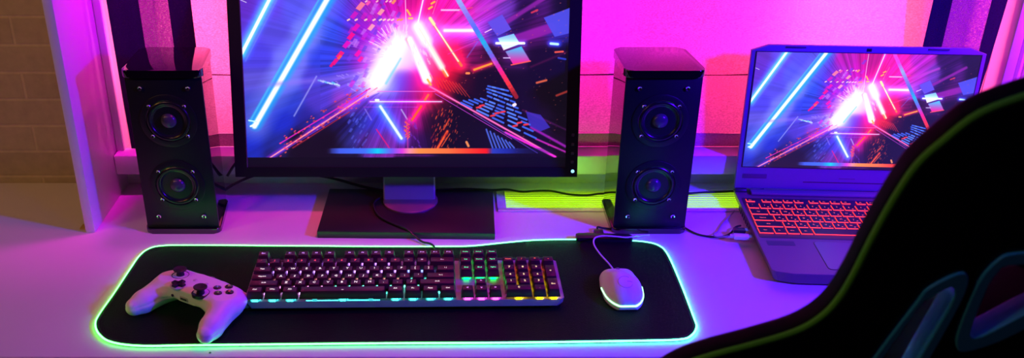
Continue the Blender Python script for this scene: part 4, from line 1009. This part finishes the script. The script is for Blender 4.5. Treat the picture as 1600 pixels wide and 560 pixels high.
# ================================================================== laptop
LP = empty('laptop', (0.4766, 1.4130, 0), (0, 0, math.radians(-3.2)))
tag(LP, 'open gaming laptop with glowing red keys showing the neon tunnel picture', 'laptop')
M_lap = mat('laptop_plastic', (0.16, 0.10, 0.12), 0.40, bump=0.1, bscale=2200)
M_lapd = mat('laptop_dark', (0.03, 0.028, 0.035), 0.42)
LW = 0.360; D = 0.2500
p = MB()
outl = [(0.030, -D-0.007), (LW-0.030, -D-0.007), (LW-0.005, -D-0.001), (LW, -D+0.004), (LW, 0.012), (0, 0.012), (0, -D+0.004), (0.005, -D-0.001)]
b_ = bmesh.new()
tv = [b_.verts.new((x, y, 0.0215)) for x, y in outl]
bo = [(x+(0.006 if x < LW/2 else -0.006), y+(0.004 if y < -0.1 else 0), 0.0035) for x, y in outl]; bv = [b_.verts.new(q) for q in bo]
b_.faces.new(tv); b_.faces.new(bv[::-1])
for i in range(8): b_.faces.new((bv[i], bv[(i+1) % 8], tv[(i+1) % 8], tv[i]))
bmesh.ops.bevel(b_, geom=[e for e in b_.edges if all(v in tv for v in e.verts)], offset=0.0012, segments=2, profile=0.5, affect='EDGES')
p.merge(b_); p.build('base', M_lap, LP, smooth=20)
for (x, y) in ((0.03, -0.02), (LW-0.03, -0.02), (0.03, -D+0.03), (LW-0.03, -D+0.03)):
    p = MB(); p.lathe([(0, 0), (0.007, 0), (0.007, 0.0036), (0, 0.0036)], 20, M=Matrix.Translation((x, y, 0))); p.build('foot', M_lapd, LP)
# dark keyboard well
kx0, kx1, ky0, ky1 = 0.0045, 0.350, -0.1530, -0.0240
p = MB(); p.prism([(x, y) for x, y in rrect(kx0+0.001, kx1, ky0-0.001, ky1+0.002, 0.004)], 0.0216, 0.0219); p.build('keyboard_deck', M_lapd, LP)
# hinge bar, touchpad, sticker
p = MB(); p.box(0.024, LW-0.024, -0.0125, 0.0035, 0.0218, 0.0270, bev=0.002); p.build('hinge_cover', mat('hinge_paint', (0.16, 0.14, 0.22), 0.35), LP)
p = MB(); p.prism(rrect(0.0815, 0.1880, -D+0.0075, -0.1620, 0.006), 0.0216, 0.0220); p.prism(rrect(0.0823, 0.1872, -D+0.0083, -0.1628, 0.0055), 0.0220, 0.0222, 1); p.build('touchpad', [M_lapd, mat('touchpad', (0.15, 0.125, 0.15), 0.32)], LP)
p = MB(); p.prism(rrect(0.012, 0.053, -0.176, -0.163, 0.001), 0.0216, 0.0218); p.build('sticker', mat('sticker_dark', (0.055, 0.045, 0.07), 0.3), LP)
p = MB()
for i in range(7): p.box(-0.0006, 0.0004, -0.045-i*0.011, -0.038-i*0.011, 0.009, 0.0155, bev=0.0004)
p.build('side_ports', M_blk, LP)
M_lcap = mat('laptop_key', (0.020, 0.010, 0.014), 0.35)
M_red = glow('key_red', (1.0, 0.03, 0.03), 2.4); M_redt = glow('key_legend_red', (1.0, 0.10, 0.12), 1.5)
UL = 0.01905; 
lrows = [(-0.0365+0.004, 0.0085, [(i*0.90 + (0.45 if i > 0 else 0) + (0.35 if i > 4 else 0) + (0.35 if i > 8 else 0), 0.85, l) for i, l in enumerate(('Esc', 'F1', 'F2', 'F3', 'F4', 'F5', 'F6', 'F7', 'F8', 'F9', 'F10', 'F11', 'F12'))]),
 (-0.0515, 0.0160, [(i, 1, l) for i, l in enumerate('`1234567890-=')]+[(13, 2, 'Back')]),
 (-0.0720, 0.0168, [(0, 1.5, 'Tab')]+[(1.5+i, 1, l) for i, l in enumerate('QWERTYUIOP[]')]+[(13.5, 1.5, '\\')]),
 (-0.0922, 0.0168, [(0, 1.75, 'CapsLk')]+[(1.75+i, 1, l) for i, l in enumerate("ASDFGHJKL;'")]+[(12.75, 2.25, 'Enter')]),
 (-0.1122, 0.0168, [(0, 2.25, 'Shift')]+[(2.25+i, 1, l) for i, l in enumerate('ZXCVBNM,./')]+[(12.25, 2.75, 'Shift')]),
 (-0.1325, 0.0178, [(0, 1.25, 'Ctrl'), (1.25, 1.0, 'Fn'), (2.25, 1.05, 'Win'), (3.3, 1.05, 'Alt'), (4.35, 5.6, ''), (9.95, 1.05, 'Alt'), (11, 1, 'Ctrl')])]
lx = [0.0100, 0.0085, 0.0080, 0.0075, 0.0070, 0.0065]
for (yc, hh, ks), lx0 in zip(lrows, lx):
    for (xu, wu, l) in ks:
        x0 = lx0+xu*UL+0.0013; x1 = lx0+(xu+wu)*UL-0.0013; xm = (x0+x1)/2
        if x1 > kx1-0.002: continue
        p = MB(); hw = (x1-x0)/2; h2 = hh/2
        p.frustum((-hw, hw, -h2, h2), (-hw+0.0005, hw-0.0005, -h2+0.0004, h2-0.0004), 0.0, 0.0014, 0)
        for f_ in p.bm.faces:
            if abs(f_.normal.z) < 0.5: f_.material_index = 1
        if l:
            sz = 0.0052 if len(l) == 1 else 0.0034
            p.merge(text_bm(l, sz), 2, Matrix.Translation((-0.0005, 0.0012 if len(l) == 1 else 0, 0.0014)))
            if len(l) == 1 and l.isalnum(): p.box(0.0028, 0.0052, -0.0042, -0.0030, 0.00141, 0.0015, 2)
        nm = 'space_bar' if not l else ('function_key' if hh < 0.01 else ('letter_key' if len(l) == 1 else 'wide_key'))
        p.build(nm, [M_lcap, M_red, M_redt], LP, (xm, yc, 0.0222), smooth=None)
# lid
LT = math.radians(4.2)
LM = Matrix.Translation((0, 0.0045, 0.0260))@Matrix.Rotation(-LT, 4, 'X')
LH = 0.2440
p = MB(); ol = [(0.0, 0.0), (LW, 0.0), (LW, LH-0.0090), (LW-0.026, LH), (0.026, LH), (0.0, LH-0.0090)]
TX = Matrix(((1, 0, 0, 0), (0, 0, 1, 0), (0, 1, 0, 0), (0, 0, 0, 1)))
p.prism(ol, 0.0, 0.0075, bev=0.0010, M=TX)
bmesh.ops.recalc_face_normals(p.bm, faces=p.bm.faces[:])
lid = p.build('lid', mat('lid_plastic', (0.17, 0.12, 0.30), 0.42, bump=0.1, bscale=2200), LP, smooth=25); lid.matrix_local = LM  # base colour carries some of the blue light falling on the lid
sc_ = link('screen', screen_mesh(0.3440, 0.1935, 0, 1), screen_material('laptop_image', 1.25, tint=(0.95, 0.98, 1.0), lift=0.02), lid); sc_.location = (LW/2+0.0005, -0.0006, 0.0395)
p = MB()
for (a, b2, c2, d2) in ((0.0070, 0.3535, 0.0385, 0.0395), (0.0070, 0.3535, 0.2330, 0.2340), (0.0070, 0.0080, 0.0395, 0.2330), (0.3525, 0.3535, 0.0395, 0.2330)): p.box(a, b2, -0.0012, 0.0003, c2, d2)
p.build('screen_gasket', M_lapd, lid)
p = MB(); p.lathe([(0, 0), (0.0018, 0), (0.0018, 0.0008), (0, 0.0008)], 20, 1, M=Matrix.Translation((0.1805, -0.0006, 0.2385))@FR); p.box(0.1765, 0.1845, -0.0006, 0.0002, 0.2358, 0.2412, 0, bev=0.0005)
p.build('webcam', [M_lapd, M_blk], lid)
for (a, b2) in ((0.052, 0.083), (0.270, 0.302)):
    p = MB(); p.box(a, b2, -0.0014, 0.0004, LH-0.0042, LH-0.0016, bev=0.0004); p.build('bumper', mat('rubber_navy', (0.05, 0.045, 0.09), 0.5), lid)
p = MB(); p.box(0.0100, 0.0500, -0.0004, 0.0004, 0.0185, 0.0265, bev=0.0003); p.build('sticker', mat('sticker_navy', (0.08, 0.07, 0.12), 0.4), lid)
p = MB(); p.box(0.110, 0.250, -0.0004, 0.0004, 0.0135, 0.0147); p.build('trim_line', M_lapd, lid)
p = MB(); p.box(0.167, 0.193, -0.0003, 0.0003, 0.0205, 0.0222); p.build('name_plate', mat('plate_grey', (0.13, 0.11, 0.19), 0.3), lid)
for x in (0.010, LW-0.010):
    p = MB(); p.lathe([(0, -0.009), (0.0045, -0.009), (0.0048, -0.008), (0.0048, 0.008), (0.0045, 0.009), (0, 0.009)], 20, M=Matrix.Translation((x, 0.0035, 0.0225))@Matrix.Rotation(math.pi/2, 4, 'Y')); p.build('hinge', M_lapd, LP)

# ================================================================== cables
M_cab = mat('cable_black', (0.012, 0.012, 0.014), 0.4)
def cable(name, pts, r, label, m=M_cab, cat='cable', group=None):
    p = MB(); p.tube(pts, r, 8); o = p.build(name, m); tag(o, label, cat, group); return o
cable('power_cable', [(-0.100, 1.420, 0.014), (-0.120, 1.392, 0.0150), (-0.119, 1.365, 0.0145), (-0.108, 1.338, 0.0145), (-0.085, 1.315, 0.0145), (-0.065, 1.299, 0.0145), (-0.052, 1.288, 0.008), (-0.040, 1.278, 0.0036), (-0.027, 1.268, 0.0056), (-0.020, 1.255, 0.0056), (-0.018, 1.235, 0.006), (-0.018, 1.2055, 0.009)], 0.0017, 'thin black cable crossing the monitor base towards the keyboard')
cable('video_cable', [(-0.02, 1.430, 0.0165), (0.03, 1.437, 0.0150), (0.075, 1.452, 0.0055), (0.100, 1.456, 0.0045), (0.125, 1.447, 0.0045), (0.150, 1.450, 0.0045), (0.175, 1.450, 0.0045), (0.205, 1.437, 0.0045), (0.235, 1.434, 0.0045), (0.265, 1.440, 0.0045), (0.32, 1.434, 0.0045), (0.39, 1.438, 0.0045), (0.43, 1.444, 0.0045), (0.470, 1.447, 0.0045), (0.54, 1.455, 0.0045)], 0.0019, 'black cable lying along the glowing vent behind the right speaker')
cable('speaker_cable', [(-0.367, 1.425, 0.045), (-0.345, 1.432, 0.072), (-0.30, 1.436, 0.090), (-0.25, 1.436, 0.11), (-0.22, 1.432, 0.15)], 0.0024, 'upper black cable running from behind the left speaker up to the monitor')
cable('speaker_cable', [(-0.375, 1.418, 0.020), (-0.355, 1.428, 0.030), (-0.32, 1.440, 0.040), (-0.27, 1.441, 0.046), (-0.20, 1.434, 0.038), (-0.14, 1.430, 0.022), (-0.10, 1.426, 0.0155)], 0.0024, 'lower black cable sagging between the left speaker and the monitor stand')
cable('audio_cable', [(0.371, 1.330, 0.004), (0.385, 1.312, 0.0018), (0.400, 1.300, 0.0018), (0.425, 1.296, 0.0018), (0.4425, 1.3045, 0.003), (0.4530, 1.3150, 0.0085), (0.4620, 1.3170, 0.0105)], 0.0016, 'thin black cable from the right speaker to the laptop')
cable('charging_cable', [(0.4680, 1.375, 0.006), (0.460, 1.365, 0.004), (0.438, 1.335, 0.003), (0.425, 1.312, 0.003), (0.4150, 1.298, 0.0055), (0.4160, 1.290, 0.006), (0.4250, 1.286, 0.0075), (0.4335, 1.2845, 0.0100)], 0.0011, 'thin pale cable looping beside the laptop to the white plug', mat('cord_pale', (0.35, 0.30, 0.33), 0.45))
u = MB(); u.box(-0.0150, 0.0085, -0.0056, 0.0056, -0.0032, 0.0032, bev=0.0012)
u.box(-0.0205, -0.0150, -0.0030, 0.0030, -0.0022, 0.0022, bev=0.0008)
ub = empty('cable_plug', (0.4555, 1.2790, 0.0115), (0, 0, math.radians(-8)))
tag(ub, 'white plug pushed into the left side of the laptop', 'plug')
u.build('housing', mat('plug_white', (0.78, 0.76, 0.80), 0.35), ub)
p = MB(); p.box(0.0086, 0.0130, -0.0045, 0.0045, -0.0022, 0.0022); p.build('metal_tip', M_chrome, ub)
p = MB()
for i in range(4): p.box(-0.0195+i*0.0012, -0.0189+i*0.0012, -0.0033, 0.0033, -0.0025, 0.0025, bev=0.0003)
p.build('strain_relief', mat('relief', (0.6, 0.6, 0.64), 0.5), ub)
ub2 = empty('cable_plug', (0.4570, 1.2990, 0.0115), (0, 0, math.radians(-4)))
tag(ub2, 'small black plug pushed into the left side of the laptop', 'plug')
p = MB(); p.box(-0.0120, 0.0060, -0.0050, 0.0050, -0.0032, 0.0032, bev=0.0012); p.build('housing', mat('plug_black', (0.02, 0.02, 0.03), 0.3), ub2)
p = MB(); p.box(0.0061, 0.0110, -0.0045, 0.0045, -0.0022, 0.0022); p.build('metal_tip', M_chrome, ub2)

# ================================================================== gaming chair
CK = math.sqrt(1+0.18**2)
CH = empty('gaming_chair', (0.47, 0.72, -0.74)); tag(CH, 'black gaming chair with green piping and teal-rimmed belt holes, in the right foreground', 'chair')
# frame of the back: local a = x, local b = up the back; local z = towards the desk
def chair_matrix(depth=0.0):
    ex = Vector((1, 0, 0)); ey = Vector((0, -0.18/CK, 1/CK)); ez = Vector((0, 1/CK, 0.18/CK))
    o_ = Vector((0, 0.72, 0.3))-Vector((0.47, 0.72, -0.74))+ez*depth
    return Matrix(((ex.x, ey.x, -ez.x, o_.x), (ex.y, ey.y, -ez.y, o_.y), (ex.z, ey.z, -ez.z, o_.z), (0, 0, 0, 1)))
left = [(0.470, 0.2050), (0.437, 0.196), (0.399, 0.177), (0.378, 0.151), (0.364, 0.128), (0.355, 0.094), (0.348, 0.052), (0.343, 0.012), (0.337, -0.017), (0.327, -0.038), (0.309, -0.055), (0.275, -0.071), (0.234, -0.088), (0.206, -0.106), (0.187, -0.135), (0.181, -0.191), (0.190, -0.30), (0.215, -0.42), (0.225, -0.52), (0.235, -0.58), (0.30, -0.60)]
full = left+[(0.94-x, y) for x, y in left[::-1] if x < 0.469]
def smooth2(pts, k=4): return [(q.x, q.y) for q in catmull([(a, b, 0) for a, b in pts], True, k)]
def inset(pts, d):
    n = len(pts); ar = sum(pts[i][0]*pts[(i+1) % n][1]-pts[(i+1) % n][0]*pts[i][1] for i in range(n)); sg = 1 if ar > 0 else -1
    out = []
    for i in range(n):
        a = Vector(pts[i-1]); c = Vector(pts[(i+1) % n]); t = (c-a).normalized(); out.append((pts[i][0]-t.y*d*sg, pts[i][1]+t.x*d*sg))
    return out
fs = smooth2(full)
TH = 0.026     # thickness of the padded back
def nearer(pts, th):
    s = 1-th/0.631
    return [(a*s, (c_-0.5586)*s+0.5586) for a, c_ in pts]
h1o = [(0.406, -0.117), (0.425, -0.045), (0.431, -0.026), (0.453, -0.008), (0.463, -0.016), (0.465, -0.045), (0.459, -0.117), (0.452, -0.180), (0.444, -0.200), (0.398, -0.206), (0.391, -0.190)]
h1i = [(0.413, -0.117), (0.428, -0.049), (0.436, -0.036), (0.450, -0.024), (0.457, -0.034), (0.457, -0.055), (0.450, -0.117), (0.444, -0.177), (0.438, -0.188), (0.404, -0.190), (0.401, -0.180)]
h2o = [(0.479, -0.100), (0.474, -0.076), (0.473, -0.020), (0.482, 0.008), (0.495, 0.015), (0.527, 0.016), (0.548, 0.008), (0.560, -0.016), (0.561, -0.045), (0.548, -0.064), (0.517, -0.094), (0.489, -0.108)]
h2i = [(0.488, -0.088), (0.484, -0.072), (0.482, -0.029), (0.485, -0.006), (0.493, 0.002), (0.527, 0.003), (0.543, -0.006), (0.549, -0.022), (0.548, -0.042), (0.526, -0.062), (0.500, -0.087)]
h1o, h1i, h2o, h2i = [nearer(smooth2(q, 3), TH) for q in (h1o, h1i, h2o, h2i)]
BT = TH/2
core = inset(fs, 0.0085)
me = curve_mesh([core, inset(h1o, -0.0068), inset(h2o, -0.0068)], BT-0.0084, 0.0083, 4)
M_seat = mat('chair_leather', (0.004, 0.0035, 0.006), 0.6, bump=0.3, bscale=900, spec=0.12)
# the fill bevel grows outwards only from the outer rim
back = link('backrest', me, M_seat, CH, smooth=50); back.matrix_local = chair_matrix(-BT)
pip = [(a, b, 0) for a, b in inset(fs, 0.0045)]
p = MB(); p.tube(pip, 0.0034, 10, closed=True, smooth=1)
o = p.build('piping', mat('green_piping', (0.12, 0.70, 0.01), 0.6, bump=0.5, bscale=1500), back); o.location = (0, 0, BT-0.0035)
o['label'] = 'green piping round the edge'
M_teal = mat('teal_plastic', (0.06, 0.85, 0.70), 0.40, coat=0.2)
for ho, hi_ in ((h1o, h1i), (h2o, h2i)):
    me = curve_mesh([inset(ho, 0.001), hi_], 0.0100, 0.0010, 2); me.transform(Matrix.Translation((0, 0, BT-0.0094)))
    o = link('belt_hole_rim', me, M_teal, back, smooth=40); o['label'] = 'dark teal plastic rim'
ck = [(0.47+(x-0.47)*0.58, -0.24+(y+0.24)*0.56) for x, y in fs]
me = curve_mesh([ck, inset(h1o, -0.0068), inset(h2o, -0.0068)], 0.022, 0.006, 3); me.transform(Matrix.Translation((0, 0, -BT-0.0295)))
link('front_cushion', me, M_seat, back, smooth=50)
# seat, gas lift, star base with castors
p = MB()
me = curve_mesh([rrect(-0.25, 0.25, -0.25, 0.24, 0.08, 8)], 0.03, 0.03, 4); p.mesh_in(me, 0)
p.build('seat', M_seat, CH, (0, 0.29, 0.42), smooth=60)
M_stand = mat('stand_black', (0.02, 0.02, 0.02), 0.4)
p = MB(); p.box(-0.10, 0.10, 0.10, 0.42, 0.335, 0.358, bev=0.004); p.build('tilt_plate', M_stand, CH)
p = MB(); p.lathe([(0.028, 0.09), (0.028, 0.24), (0.020, 0.245), (0.020, 0.335)], 28, M=Matrix.Translation((0, 0.27, 0))); p.build('gas_lift', M_stand, CH)
for k in range(5):
    a = math.radians(90+72*k)
    R5 = Matrix.Translation((0, 0.27, 0))@Matrix.Rotation(a, 4, 'Z')
    p = MB(); p.tube([(0.0, 0, 0.12), (0.12, 0, 0.105), (0.29, 0, 0.075)], lambda t: 0.026-0.010*t, 12, M=R5); p.build('base_arm', M_stand, CH)
    p = MB()
    for sy in (-0.018, 0.018): p.lathe([(0, -0.009), (0.028, -0.009), (0.030, -0.006), (0.030, 0.006), (0.028, 0.009), (0, 0.009)], 24, M=R5@Matrix.Translation((0.29, sy, 0.030))@Matrix.Rotation(math.pi/2, 4, 'X'))
    p.box(0.272, 0.308, -0.009, 0.009, 0.028, 0.075, M=R5, bev=0.003); p.build('castor', M_stand, CH)
for sx in (-1, 1):
    p = MB(); p.tube([(sx*0.20, 0.02, 0.38), (sx*0.225, 0.045, 0.42), (sx*0.225, 0.085, 0.52)], 0.016, 10); p.build('hinge_bracket', M_stand, CH)
